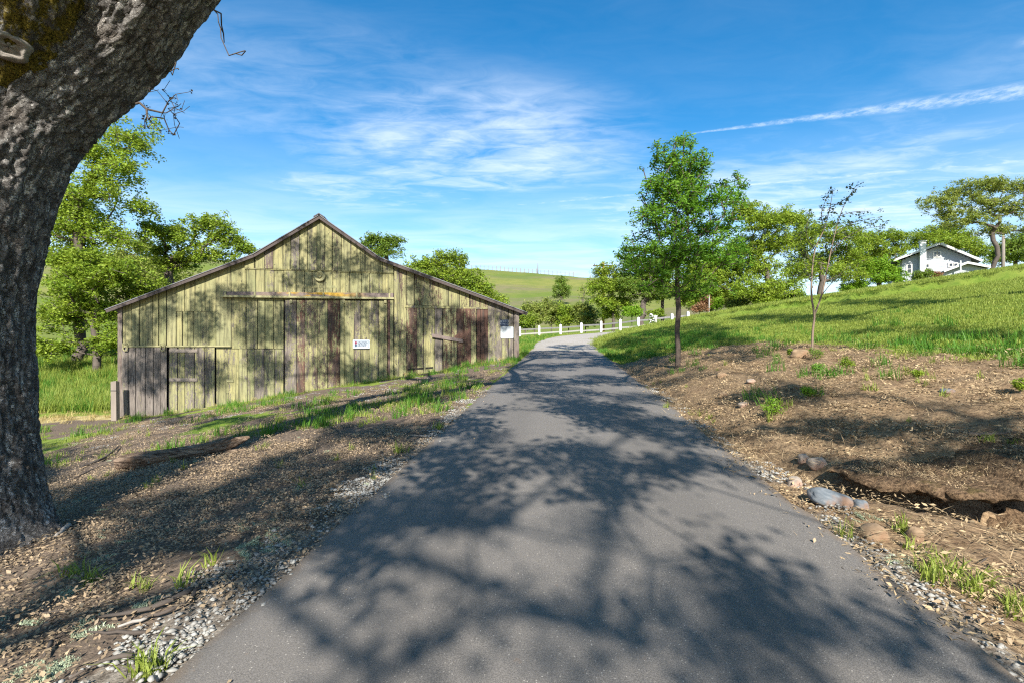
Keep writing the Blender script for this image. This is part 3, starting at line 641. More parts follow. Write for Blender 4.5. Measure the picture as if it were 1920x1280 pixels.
# ---- signs fixed to the barn
def wpt(a, y, z):
    c, s = BD; return (BL[0]+a*c-y*s, BL[1]+a*s+y*c, z)
ROT = math.atan2(BD[1], BD[0])
def text_mesh(name, txt, size, mat, parent, a, y, z, align='CENTER'):
    cu = bpy.data.curves.new(name, 'FONT'); cu.body = txt; cu.size = size; cu.align_x = align; cu.align_y = 'CENTER'; cu.extrude = .001; cu.resolution_u = 2
    o = bpy.data.objects.new(name, cu); COL.objects.link(o); dg = bpy.context.evaluated_depsgraph_get()
    me = bpy.data.meshes.new_from_object(o.evaluated_get(dg)); bpy.data.objects.remove(o)
    for vv_ in me.vertices: co = vv_.co.copy(); vv_.co = (co.x+a, y, co.y+z)
    me.materials.clear(); me.materials.append(mat); q = bpy.data.objects.new(name, me); COL.objects.link(q); q.parent = parent; return q
def sign(u0, u1, v0, v1, name, label, depth, mat, cat='sign'):
    a0, z1 = bp(u0, v0); a1, z0 = bp(u1, v1); ac, zc = (a0+a1)/2, (z0+z1)/2; hw, hh = (a1-a0)/2, (z1-z0)/2
    e = empty(name, wpt(ac, depth, zc), label, cat, rz=ROT); r = min(hw, hh)*.12
    pl = [(-hw+r, -hh), (hw-r, -hh), (hw, -hh+r), (hw, hh-r), (hw-r, hh), (-hw+r, hh), (-hw, hh-r), (-hw, -hh+r)]
    mk('panel', *prism(pl, -.012, .0), mat, e); return e, hw, hh
e, hw, hh = sign(662.5, 694, 637, 653, 'notice_sign', 'small white notice with dark border and symbols on the barn door', -0.118, M['signwhite'])
m_ = MB(); t_ = hh*.07
for q in ((-hw*.84, hw*.84, hh*.72, hh*.72+t_), (-hw*.84, hw*.84, -hh*.72-t_, -hh*.72), (-hw*.84-t_, -hw*.84, -hh*.72-t_, hh*.72+t_), (hw*.84, hw*.84+t_, -hh*.72-t_, hh*.72+t_)): m_.box(q[0], q[1], -.015, -.0121, q[2], q[3])
m_.build('border', M['signblue'], e)
for zz, wm in ((.52, 1), (.32, .9), (.12, 1), (-.08, .8), (-.28, 1), (-.48, .6)):
    m_ = MB(); x = -hw*.45
    while x < hw*(.72*wm):
        lw = random.uniform(.02, .07); m_.box(x, min(x+lw, hw*.75), -.0145, -.0121, hh*zz-.014, hh*zz+.014); x += lw+.014
    m_.build('text_line', M['signblue'], e)
for zz in (.33, -.28):
    V_ = [(-hw*.64+.05*math.cos(t), -.0148 if s_ else -.0121, hh*zz+.065*math.sin(t)) for s_ in (1, 0) for t in np.linspace(0, 2*np.pi, 12, endpoint=False)]
    mk('symbol', V_, [tuple(range(12))[::-1]]+[(i, (i+1) % 12, (i+1) % 12+12, i+12) for i in range(12)], M['signred'] if zz > 0 else M['signblue'], e)
e, hw, hh = sign(938, 953.5, 599.5, 611.5, 'warning_sign', 'dark blue warning sign with white lettering above blank board', -0.012, M['signblue'])
text_mesh('lettering', 'BEWARE', .115, M['signwhite'], e, .0, -.0132, .055); text_mesh('lettering', 'OF THE DOG', .082, M['signwhite'], e, -.0, -.0132, -.055)
e, hw, hh = sign(938.5, 962.5, 612.3, 634.5, 'blank_board', 'blank pale square board under the dark blue warning sign', -0.012, M['board'])
for sx in (-1, 1):
    for sz in (-1, 1): mk('nail', [(x+sx*hw*.9, y, z+sz*hh*.9) for x, y, z in box(-.008, .008, -.016, -.0121, -.008, .008)], BOXF, M['iron'], e)

# ---- old post at the barn's left corner
p = pix(217, 774, 18.9); zg = Hs(p[0], p[1]); post = empty('wooden_post', (p[0], p[1], zg), 'weathered grey post at the left corner of the barn', 'post')
mk('shaft', [(-.11, -.09, -.3), (.10, -.09, -.3), (.10, .09, -.3), (-.11, .09, -.3), (-.13, -.085, 1.50), (.075, -.085, 1.54), (.075, .085, 1.50), (-.13, .085, 1.47)], BOXF, M['oldwood'], post)
mk('wire_staple', box(-.12, .09, -.105, -.091, 1.15, 1.17), BOXF, M['iron'], post)

# ------------------------------------------------------------------ white house on the rise
HA = np.array([pix(1691, 640, 62)[0], 62.0]); HD = np.array([math.cos(R(31)), -math.sin(R(31))])
def hp(u, v):
    tx = (u-960)/F; a = (HA[1]*tx-HA[0])/(HD[0]-HD[1]*tx); Y = HA[1]+a*HD[1]; return a, CAMZ-(v-640)/F*Y
hz = Hs(HA[0], HA[1])-0.5
house = empty('white_house', (HA[0], HA[1], 0), 'white gabled house with chimney standing beyond the lawn', 'house', rz=math.atan2(HD[1], HD[0]))
wl, wr = hp(1691.5, 500)[0], hp(1821, 500)[0]; ap = hp(1760, 461.5); el = hp(1691.5, 489); er = hp(1821, 486.5)
wall = mk('wall', *prism([(wl, hz), (wr, hz), (wr, er[1]), ap, (wl, el[1])], 0, 11), M['siding'], house)
mcl = MB(); z = hz+0.2                                     # lap siding courses
while z < ap[1]-.5:
    l = wl if z < el[1] else wl+(ap[0]-wl)*(z-el[1])/(ap[1]-el[1]); r = wr if z < er[1] else wr-(wr-ap[0])*(z-er[1])/(ap[1]-er[1])
    mcl.add([(l+.03, -.03, z), (r-.03, -.03, z), (r-.03, -.003, z), (l+.03, -.003, z), (l+.05, -.008, z+.19), (r-.05, -.008, z+.19), (r-.05, -.003, z+.19), (l+.05, -.003, z+.19)], BOXF); z += .2
mcl.build('siding_courses', M['siding'], wall)['kind'] = 'stuff'
def hslope(p, q):
    d = np.array(q)-np.array(p); d /= np.linalg.norm(d); n = np.array([-d[1], d[0]]); n = n if n[1] > 0 else -n
    p = np.array(p); q = np.array(q)
    o = mk('roof', *prism([tuple(p+n*.06), tuple(q+n*.06), tuple(q+n*.22), tuple(p+n*.22)], -0.85, 11.6), M['house_roof'], house)
    mk('bargeboard', *prism([tuple(p-n*.02), tuple(q-n*.02), tuple(q+n*.235), tuple(p+n*.235)], -0.93, -0.852), M['trim'], o)
sl1 = (ap[1]-el[1])/(ap[0]-wl); sl2 = (ap[1]-er[1])/(wr-ap[0])
hslope((wl-.95, el[1]-.95*sl1+.28), (ap[0], ap[1]+.05)); hslope((ap[0], ap[1]+.05), (wr+.75, er[1]-.75*sl2))
c0, c1 = hp(1722.5, 500)[0], hp(1733.5, 500)[0]; ct = hp(1728, 456)[1]
ch = mk('chimney', *prism([(c0, hz), (c1, hz), (c1, ct), (c0, ct)], -1.0, -0.1), M['white'], house)
mk('chimney_cap', *prism([(c0-.08, ct+.004), (c1+.08, ct+.004), (c1+.08, ct+.13), (c0-.08, ct+.13)], -1.08, -.02), M['white'], ch)
for dx_ in (.2, .55): mk('flue_pot', *prism([(c0+dx_-.07, ct+.135), (c0+dx_+.07, ct+.135), (c0+dx_+.07, ct+.3), (c0+dx_-.07, ct+.3)], -.65, -.45), M['iron'], ch)
def hwin(u0, u1, v0, v1, mull=False):
    a0, z1 = hp(u0, v0); a1, z0 = hp(u1, v1); m = MB()
    for q in ((a0-.14, a0, z0-.14, z1+.14), (a1, a1+.14, z0-.14, z1+.14), (a0, a1, z1, z1+.14), (a0, a1, z0-.14, z0)): m.box(q[0], q[1], -.09, -.035, q[2], q[3])
    if mull: m.box(a0, a1, -.085, -.055, (z0+z1)/2-.035, (z0+z1)/2+.035)
    f = m.build('window', M['trim'], house); mk('pane', box(a0, a1, -.05, -.037, z0, z1), BOXF, M['glass'], f)
hwin(1701.5, 1708, 498, 512, True); hwin(1736, 1741, 496.5, 501.5)
hwin(1751.8, 1755.4, 473.5, 481.5, True); hwin(1758.6, 1762, 473.5, 481.5, True)
for u in (1780, 1789, 1798): hwin(u, u+5.2, 495, 499.5)
# low porch gable in front
pr = [hp(1757, 516.5), hp(1799, 501), hp(1840, 509)]
for k_, (p, q) in enumerate(((pr[0], pr[1]), (pr[1], pr[2]))):
    o = mk('porch_roof', *prism([p, q, (q[0], q[1]+.16), (p[0], p[1]+.16)], -3.4, -.04), M['house_roof'], house)
    mk('porch_fascia', *prism([(p[0], p[1]-.06), (q[0], q[1]-.06), (q[0], q[1]+.2), (p[0], p[1]+.2)], -3.48, -3.402), M['trim'], o)
mk('porch_wall', *prism([(pr[0][0]+.2, hz), (pr[2][0]-.3, hz), (pr[2][0]-.3, pr[2][1]-.02), (pr[1][0], pr[1][1]-.02), (pr[0][0]+.2, pr[0][1]-.02)], -2.8, -.05), M['siding'], house)
pa = hp(1786, 500)[0]; mk('downpipe', [(x, y, z) for x, y, z in box(pa-.05, pa+.05, -3.62, -3.5, hz+.5, hp(1786, 497)[1])], BOXF, M['white'], house)
mk('side_bay', *prism([(wl-.9, hz), (wl-.02, hz), (wl-.02, el[1]-.75), (wl-.9, el[1]-.95)], 1.2, 5.0), M['siding'], house)

# ------------------------------------------------------------------ fences and poles
fpx = [(1011, 52), (1051, 50.5), (1090, 48.8), (1127, 47.2), (1163, 45.6), (1197, 44.2), (1229, 43.2), (1260, 42.6)]
ff0 = pix(975, 640, 53.3); f0 = empty('post_and_rail_fence', (ff0[0], ff0[1], Hs(ff0[0], ff0[1])), 'white post fence with weathered rails along the gravel road', 'fence')
O = np.array(f0.location)
fpts = [ff0]+[pix(u, 640, y) for u, y in fpx]+[np.array([15.8, 43.4, 0])]
zoff = {5: .12, 6: .2, 7: .3, 8: .35}
for i, q in enumerate(fpts): q[2] = Hs(q[0], q[1])
for i, q in enumerate(fpts):
    r = q-O; h = 1.12
    pm = MB().box(r[0]-.10, r[0]+.10, r[1]-.10, r[1]+.10, r[2]-.3, r[2]+h); pm.add([(r[0]-.10, r[1]-.10, r[2]+h+.001), (r[0]+.10, r[1]-.10, r[2]+h+.001), (r[0]+.10, r[1]+.10, r[2]+h+.001), (r[0]-.10, r[1]+.10, r[2]+h+.001), (r[0], r[1], r[2]+h+.07)], [(0, 1, 4), (1, 2, 4), (2, 3, 4), (3, 0, 4)])
    pm.build('post', M['white'], f0)
    if i+1 < len(fpts):
        s = fpts[i+1]-O
        for hh_, mt in ((.85, 'railgrey'), (.36, 'rail')):
            j1, j2 = random.uniform(-.05, .05), random.uniform(-.05, .05)
            MB().bar((r[0], r[1]+.13, r[2]+hh_+j1), (s[0], s[1]+.13, s[2]+hh_+j2), .05, .15).build('rail', M[mt], f0)
# fence on the ridge of the far hill
def ridge(u):
    t = np.linspace(120, 330, 300); x = (u-960)/F*t; z = H(x, t); k = int(np.argmax((z-CAMZ)/t)); return np.array([x[k], t[k], z[k]])
rid = [ridge(u) for u in np.arange(862, 1082, 7.6)]
hf = empty('hilltop_fence', rid[0], 'thin line of grey fence posts along the far green ridge', 'fence')
sh_ = None
for i, q in enumerate(rid):
    r = q-rid[0]; h = random.uniform(1.5, 2.1)
    MB().bar((r[0], r[1], r[2]-.4), (r[0]+random.uniform(-.1, .1), r[1], r[2]+h), .28).build('post', M['polegrey'], hf)
    if i+1 < len(rid):
        s = rid[i+1]-rid[0]; MB().bar((r[0], r[1], r[2]+1.2), (s[0], s[1], s[2]+1.2), .03).build('wire', M['iron'], hf)
def pole(u, vt, vb, Y, wd, mat, name, label, arm=False, gr=None):
    p = pix(u, vb, Y); zg = Hs(p[0], Y); top = CAMZ-(vt-640)/F*Y
    e = empty(name, (p[0], Y, zg), label, 'pole', gr)
    V_, F_ = tube([(0, 0, -.5), (0, 0, (top-zg)*.5), (0.02, 0, top-zg)], [wd/2, wd*.43, wd*.36], 10); mk('shaft', V_, F_, mat, e, True)
    if arm:
        MB().box(-1.2, 1.2, -.16, -.05, top-zg-.5, top-zg-.36).build('crossarm', M['twig'], e)
        for x in (-1.05, -.4, .4, 1.05): mk('insulator', [(a+x, b-.1, c+top-zg-.355) for a, b, c in box(-.04, .04, -.04, .04, 0, .16)], BOXF, M['iron'], e)
    return e, np.array([p[0], Y, top])
_, pt1 = pole(1131, 492, 618, 57, .34, M['pole'], 'utility_pole', 'brown utility pole rising through the oaks behind the fence', True)
_, pt2 = pole(1881, 443, 500, 57.5, .40, M['polegrey'], 'utility_pole', 'pale utility pole beside the big oak near the house', False)
pole(1329.5, 553, 584, 46, .10, M['rail'], 'thin_pole', 'thin pale pole standing at the top edge of the lawn')
q = ridge(1008.5); pole(1008.5, 494, 505, q[1], .5, M['polegrey'], 'utility_pole', 'tiny grey pole on the far ridge behind the fence line')
q = ridge(1112); pole(1106.5, 516, 526, q[1], .5, M['polegrey'], 'utility_pole', 'shorter of the two poles on the ridge, near the oaks')

# ------------------------------------------------------------------ trees
def leaves(name, C, Rad, per, size, mat, parent, aspect=0.55, rng=RNG, flat=0.75, droop=0.0):
    """leaf-sized kites spread through clumps C (n,3) with radii Rad (n,)"""
    C = np.asarray(C, float); n = len(C); Rad = np.broadcast_to(np.asarray(Rad, float), (n,))
    cnt = np.maximum(4, np.round(per*(Rad/np.mean(Rad))**2*rng.uniform(.6, 1.4, n))).astype(int)
    idx = np.repeat(np.arange(n), cnt); N = len(idx)
    d = rng.normal(size=(N, 3)); d /= np.linalg.norm(d, axis=1)[:, None]; r = rng.uniform(0, 1, N)**0.45
    P_ = C[idx]+d*(r*Rad[idx]*rng.uniform(.8, 1.5, N))[:, None]*np.array([1, 1, flat])
    a = rng.normal(size=(N, 3)); a[:, 2] = a[:, 2]*0.5-droop; a /= np.linalg.norm(a, axis=1)[:, None]
    up = rng.normal(size=(N, 3))*0.55+np.array([0, 0, 0.8]); b = np.cross(a, up); b /= np.linalg.norm(b, axis=1)[:, None]+1e-9
    nn = np.cross(b, a); L = (size*rng.uniform(.6, 1.35, N))[:, None]; Wd = L*aspect*0.5
    V = np.stack([P_-a*L*.5, P_+b*Wd+nn*L*.08, P_+a*L*.5, P_-b*Wd+nn*L*.08], 1).reshape(-1, 3)
    return mk(name, V, np.arange(N*4).reshape(N, 4), mat, parent)
def skeleton(start, targets, step=0.7, wob=0.12, rng=RNG, sag=0.0, pen=0.25):
    """grow limbs from start nodes [(pos,parent)] to every target"""
    pos = [np.array(p, float) for p, _ in start]; par = [q for _, q in start]; ln = [0.0]*len(pos)
    for i in range(len(pos)):
        if par[i] >= 0: ln[i] = ln[par[i]]+np.linalg.norm(pos[i]-pos[par[i]])
    T = np.asarray(targets, float); order = np.argsort(np.linalg.norm(T-pos[-1], axis=1)); tips = []
    for k in order:
        t = T[k]; A = np.array(pos); d = np.linalg.norm(A-t, axis=1)
        cost = d+pen*np.array(ln)*0.35+np.where(A[:, 2] > t[2]+.3, (A[:, 2]-t[2])*0.7, 0)
        j = int(np.argmin(cost)); D = d[j]; m = max(1, int(D/step)); prev = j
        mid = rng.normal(size=3)*wob*D*0.5; mid[2] = abs(mid[2])*0.5
        for s in range(1, m+1):
            f = s/m; p = pos[j]*(1-f)+t*f+mid*math.sin(math.pi*f)+(rng.normal(size=3)*wob*step*0.7 if s < m else 0)
            p = p-np.array([0, 0, sag*math.sin(math.pi*f)])
            pos.append(p); par.append(prev); ln.append(ln[prev]+np.linalg.norm(p-pos[prev])); prev = len(pos)-1
        tips.append(prev)
    return np.array(pos), np.array(par), tips
def limbs(name, pos, par, r_base, mat, parent, rmin=0.012, sides=6, skip=0, power=0.5, flare=0.0):
    n = len(pos); cnt = np.zeros(n); kids = np.zeros(n, int)
    for i in range(n):
        if par[i] >= 0: kids[par[i]] += 1
    cnt[kids == 0] = 1
    for i in range(n-1, 0, -1):
        if par[i] >= 0: cnt[par[i]] += cnt[i]
    rad = np.maximum(rmin, r_base*(cnt/cnt.max())**power)
    ang = np.linspace(0, 2*np.pi, sides, endpoint=False); V = []; Fs = []; b = 0; ca, sa = np.cos(ang)[:, None], np.sin(ang)[:, None]
    for i in range(n):
        if par[i] < 0 or i < skip: continue
        p, q = pos[par[i]], pos[i]; d = q-p; L = np.linalg.norm(d)
        if L < 1e-6: continue
        d = d/L; ref = np.array([1.0, 0, 0]) if abs(d[0]) < .8 else np.array([0, 1.0, 0]); u = np.cross(d, ref); u /= np.linalg.norm(u); w_ = np.cross(d, u)
        r0 = min(rad[par[i]], rad[i]*1.35); r1 = rad[i]
        if flare and par[i] == 0: r0 *= 1+flare
        V.append(p-d*r0*.3+r0*(ca*u+sa*w_)); V.append(q+r1*(ca*u+sa*w_))
        j = np.arange(sides); Fs.append(np.stack([b+j, b+(j+1) % sides, b+sides+(j+1) % sides, b+sides+j], 1)); b += 2*sides
    return mk(name, np.vstack(V), np.vstack(Fs), mat, parent, True)
def lobes_px(L, Y, dep=0.8, rng=RNG):
    out = []
    for l in L:
        u, v, ru, rv = l[:4]; c = pix(u, v, Y); rx, rz = 1.1*ru/F*Y, 1.1*rv/F*Y; ry = dep*(rx+rz)/2
        c[1] += rng.uniform(-1, 1)*ry*0.9; out.append((c, np.array([rx, ry, rz])))
    return out
def clumps(lob, size, dens, rng=RNG, shell=0.5):
    C = []
    for c, r in lob:
        k = max(3, int(dens*(r[0]*r[2]*4+r[0]*r[1])/(size*size)))
        d = rng.normal(size=(k, 3)); d /= np.linalg.norm(d, axis=1)[:, None]; d[:, 2] = np.where(d[:, 2] < -.5, -d[:, 2]*.6, d[:, 2])
        C.append(c+d*r*(rng.uniform(0, 1, k)**shell)[:, None]+rng.normal(size=(k, 3))*r*.16)
    return np.vstack(C)
LK = 1.0
def tree(name, label, cat, base_px, Y, lob, leaf='oak_leaf', csize=0.62, dens=0.5, per=70, lsize=0.20, tr=0.32, fork=0.25, group=None, lean=0.0, wood='oak_wood', dep=0.8, aspect=.6, wob=.16, seed=0, base_drop=0.15, pen=.25, fzm=None, skipleaf=0.0, stems=1):
    rng = np.random.default_rng(seed+int(base_px)*7); LB = lobes_px(lob, Y, dep, rng)
    csize *= .60; per = per*(.36 if wood != 'oak_wood' else .50); lsize *= (1 if wood != 'oak_wood' else .82); C = clumps(LB, csize, dens*2.5, rng)
    x0 = (base_px-960)/F*Y; z0 = Hs(x0, Y)-base_drop; cx = C.mean(0); zlow = C[:, 2].min(); ztop = C[:, 2].max()
    e = empty(name, (x0, Y, z0), label, cat, group); O_ = np.array([x0, Y, z0]); C = C-O_
    fz = fzm or max(0.5, (zlow-z0)+fork*(ztop-zlow)); st = [(np.array([0, 0, -.2]), -1)]; m = max(3, int(fz/0.6))
    for s in range(1, m+1):
        f = s/m; st.append((np.array([lean*fz*f*f+rng.normal()*tr*.18, rng.normal()*tr*.18, fz*f]), s-1))
    C[:, 2] = np.maximum(C[:, 2], 0.25)
    pos, par, tips = skeleton(st, C, step=0.8, wob=wob, rng=rng, pen=pen)
    limbs('trunk', pos, par, tr*(.62 if wood == 'oak_wood' else 1), M[wood], e, 0.014, 6, flare=.25, power=.6)
    keep = rng.uniform(size=len(C)) >= skipleaf
    leaves('crown', C[keep], csize*rng.uniform(.6, 1.25, keep.sum()), per*LK, lsize*1.08, M[leaf], e, aspect, rng)
    return e
G1 = 'oaks beyond the barn'; G2 = 'oaks along the lawn top'
tree('oak_tree', 'tall oak rising behind the foreground trunk, left of the barn', 'tree', 150, 33, [(235, 262, 48, 38), (185, 300, 55, 40), (245, 330, 42, 35), (200, 372, 65, 38), (255, 395, 30, 25), (150, 430, 62, 45), (215, 455, 50, 30), (110, 480, 45, 45), (90, 400, 60, 60), (60, 320, 60, 60)], csize=.75, dens=.36, per=95, lsize=.20, tr=.5, group=G1, seed=1, pen=.1)
tree('oak_tree', 'low bushy oak with forked trunk beside the barn corner', 'tree', 180, 31, [(110, 545, 55, 40), (190, 535, 65, 42), (250, 520, 45, 35), (95, 600, 45, 38), (215, 590, 40, 35), (250, 560, 40, 30), (105, 655, 48, 26), (205, 650, 26, 26), (240, 620, 26, 30), (150, 585, 60, 30), (160, 500, 60, 30), (270, 545, 30, 25)], csize=.6, dens=.40, per=90, lsize=.19, tr=.36, fork=.3, group=G1, seed=2, leaf='oak_leaf')
tree('oak_tree', 'spreading oak above the left slope of the barn roof', 'tree', 318, 37, [(302, 440, 30, 22), (345, 455, 42, 26), (395, 425, 42, 24), (425, 455, 40, 24), (385, 485, 55, 22), (330, 500, 40, 20), (460, 470, 22, 16), (300, 475, 25, 20)], csize=.6, dens=.42, per=70, lsize=.2, tr=.42, group=G1, seed=3, fork=.1)
tree('olive_green_tree', 'pale olive tree filling the gap left of the barn roof', 'tree', 268, 46, [(262, 470, 30, 30), (280, 510, 45, 30), (245, 530, 40, 35), (330, 530, 40, 20), (225, 500, 30, 40)], leaf='oak_leaf_pale', csize=.8, dens=.5, per=60, lsize=.24, tr=.3, group=G1, seed=4)
tree('oak_tree', 'small rounded oak crown showing right of the barn ridge', 'tree', 725, 58, [(705, 458, 26, 14), (735, 460, 24, 18), (722, 478, 34, 14), (695, 475, 18, 12)], leaf='oak_leaf_dark', csize=.75, dens=.55, per=60, lsize=.26, tr=.4, group=G1, seed=5)
tree('oak_tree', 'oak crown behind the right slope of the barn roof', 'tree', 850, 40, [(795, 498, 32, 16), (842, 492, 34, 22), (825, 520, 48, 22), (868, 528, 38, 22), (900, 545, 26, 18), (880, 560, 50, 20), (930, 575, 25, 20)], csize=.55, dens=.5, per=70, lsize=.19, tr=.34, group=G1, seed=6)
SH = 'shrubs behind the white fence'
for k_, (u, vv_, ru, rv, Y) in enumerate([(1003, 590, 24, 28, 61), (1034, 588, 24, 30, 64), (1066, 595, 22, 26, 62), (1098, 592, 24, 30, 60), (985, 605, 18, 20, 58)]):
    lab = ['leafy shrub behind fence just right of the barn sign corner', 'tallest olive shrub behind the first white fence posts', 'rounded shrub behind the second and third fence posts', 'willowy shrub left of the brown utility pole', 'low shrub touching the right corner of the barn'][k_]
    tree('shrub', lab, 'shrub', u, Y, [(u-ru*.4, vv_-rv*.3, ru*.6, rv*.55), (u+ru*.35, vv_-rv*.1, ru*.65, rv*.6), (u, vv_+rv*.35, ru*.9, rv*.5)], leaf=['oak_leaf_pale', 'oak_leaf_pale', 'oak_leaf', 'oak_leaf_pale', 'oak_leaf'][k_], csize=.6, dens=.6, per=50, lsize=.24, tr=.12, group=SH, seed=20+k_, fork=.05)
tree('oak_tree', 'oak hiding the utility pole behind the white fence', 'tree', 1150, 55, [(1135, 512, 22, 18), (1118, 540, 22, 20), (1150, 545, 26, 22), (1128, 570, 26, 18), (1165, 572, 26, 18), (1145, 590, 22, 14), (1172, 520, 20, 14)], csize=.6, dens=.5, per=60, lsize=.22, tr=.3, group=G2, seed=7)
tree('oak_tree', 'oak with thick forked trunk behind the white fence', 'tree', 1204, 53, [(1185, 495, 26, 18), (1215, 520, 30, 22), (1240, 500, 26, 20), (1195, 548, 26, 18), (1232, 550, 26, 18), (1175, 535, 18, 14)], leaf='oak_leaf_dark', csize=.6, dens=.5, per=60, lsize=.22, tr=.5, group=G2, seed=8, fzm=1.8, pen=.15)
tree('oak_tree', 'slender straight oak just left of the young tree trunk', 'tree', 1243, 57, [(1240, 530, 24, 20), (1262, 550, 26, 20), (1225, 560, 20, 14), (1255, 505, 22, 20)], csize=.6, dens=.5, per=60, lsize=.22, tr=.3, group=G2, seed=9, fork=.2)
tree('oak_tree', 'oak filling the background right behind the young tree', 'tree', 1335, 50, [(1300, 545, 36, 22), (1345, 530, 40, 28), (1320, 505, 40, 26), (1375, 555, 36, 20), (1365, 500, 40, 30), (1290, 565, 24, 14), (1340, 565, 40, 16)], csize=.6, dens=.55, per=65, lsize=.22, tr=.35, group=G2, seed=10)
tree('oak_tree', 'tall oak right of the young tree at the lawn top', 'tree', 1440, 47, [(1425, 425, 36, 30), (1460, 415, 26, 22), (1410, 470, 40, 30), (1460, 460, 40, 30), (1430, 510, 46, 28), (1405, 550, 40, 24), (1465, 545, 36, 26), (1400, 400, 30, 24)], csize=.6, dens=.42, per=75, lsize=.2, tr=.4, group=G2, seed=11, fork=.3)
tree('oak_tree', 'oak directly behind the spindly sapling', 'tree', 1540, 49, [(1500, 415, 36, 20), (1530, 440, 40, 26), (1490, 460, 36, 26), (1575, 450, 34, 26), (1550, 490, 50, 30), (1510, 510, 40, 26), (1600, 480, 34, 24), (1590, 520, 36, 24)], csize=.62, dens=.42, per=70, lsize=.2, tr=.45, group=G2, seed=12, fork=.2, leaf='oak_leaf')
tree('oak_tree', 'broad oak standing left of the white house', 'tree', 1650, 72, [(1640, 445, 32, 16), (1678, 448, 30, 18), (1620, 465, 32, 20), (1692, 470, 18, 16), (1650, 480, 40, 20), (1605, 500, 38, 20), (1635, 505, 36, 18)], csize=.7, dens=.42, per=70, lsize=.24, tr=.5, group=G2, seed=13, fork=.2)
tree('shrub', 'bright green bush against the left side of the house', 'shrub', 1650, 50, [(1628, 512, 16, 16), (1650, 503, 18, 18), (1667, 514, 14, 15), (1648, 526, 28, 12)], leaf='shrub_bright', csize=.5, dens=.7, per=60, lsize=.2, tr=.1, seed=14, fork=.02)
tree('oak_tree', 'great open-crowned oak right of the white house', 'tree', 1857, 57, [(1762, 385, 36, 18), (1800, 365, 36, 20), (1840, 350, 40, 14), (1885, 352, 40, 16), (1925, 360, 36, 24), (1790, 405, 34, 18), (1850, 385, 46, 20), (1905, 395, 40, 24), (1780, 425, 24, 12), (1890, 430, 40, 16), (1930, 430, 30, 24), (1825, 415, 34, 14)], csize=.62, dens=.30, per=60, lsize=.22, tr=.38, group=G2, seed=15, fzm=2.0, wob=.2, pen=.12, leaf='oak_leaf_pale')
tree('oak_tree', 'leafy oak behind the chimney and house roof', 'tree', 1790, 78, [(1745, 445, 30, 16), (1780, 440, 34, 20), (1815, 455, 34, 22), (1770, 465, 40, 16), (1840, 475, 30, 18), (1730, 460, 20, 14)], csize=.85, dens=.5, per=60, lsize=.3, tr=.5, group=G2, seed=16)
tree('oak_tree', 'dense oak at the right edge beyond the pale pole', 'tree', 1905, 70, [(1890, 465, 30, 18), (1920, 460, 30, 24), (1900, 485, 40, 16), (1870, 485, 20, 12)], csize=.8, dens=.55, per=60, lsize=.28, tr=.4, group=G2, seed=17, leaf='oak_leaf_dark')
US = 'understory shrubs at the lawn edge'
for k_, (u, vv_, ru, rv, Y, lf, lab) in enumerate([
        (1312, 578, 14, 9, 46, 'red_leaf', 'low reddish shrub left of the thin pale pole'), (1322, 566, 9, 13, 47, 'red_leaf', 'taller red-tinged bush beside the thin pale pole'),
        (1342, 570, 14, 14, 48, 'shrub_bright', 'bright green bush right of the thin pale pole'), (1385, 572, 26, 16, 48, 'oak_leaf_pale', 'pale scrubby bush at the lawn top behind the young tree'),
        (1430, 562, 26, 16, 47, 'oak_leaf', 'green bush beneath the tall oak at lawn top'), (1485, 562, 26, 18, 48, 'oak_leaf_dark', 'dark bush left of the sapling at the lawn top'),
        (1600, 540, 26, 14, 50, 'shrub_bright', 'leafy bush right of the sapling on the lawn edge'), (1730, 517, 18, 10, 55, 'oak_leaf_dark', 'low dark shrub under the house chimney'), (1755, 516, 12, 6, 55, 'red_leaf', 'small russet shrub below the house wall'),
        (1185, 585, 18, 13, 50, 'shrub_bright', 'round green bush by the white fence left of forked oak'), (1230, 588, 14, 9, 50, 'oak_leaf', 'low round bush right of the forked oak trunk')]):
    tree('shrub', lab, 'shrub', u, Y, [(u-ru*.4, vv_, ru*.6, rv*.7), (u+ru*.4, vv_-rv*.2, ru*.6, rv*.8), (u, vv_+rv*.4, ru*.9, rv*.6)], leaf=lf, csize=.4, dens=.7, per=40, lsize=.18, tr=.07, group=US, seed=40+k_, fork=.02)
tree('hill_tree', 'dark shrubby tree alone on the far green hillside', 'tree', 1053, 120, [(1053, 530, 10, 12), (1046, 545, 9, 10), (1060, 545, 9, 12), (1053, 555, 14, 6)], leaf='oak_leaf_dark', csize=.9, dens=.6, per=50, lsize=.34, tr=.3, seed=60, fork=.02)
tree('hill_tree', 'thin nearly bare tree on the hillside near the oaks', 'tree', 1093, 118, [(1093, 545, 5, 12), (1093, 558, 8, 5)], leaf='oak_leaf_pale', csize=.7, dens=.4, per=14, lsize=.3, tr=.22, seed=61, fork=.1)

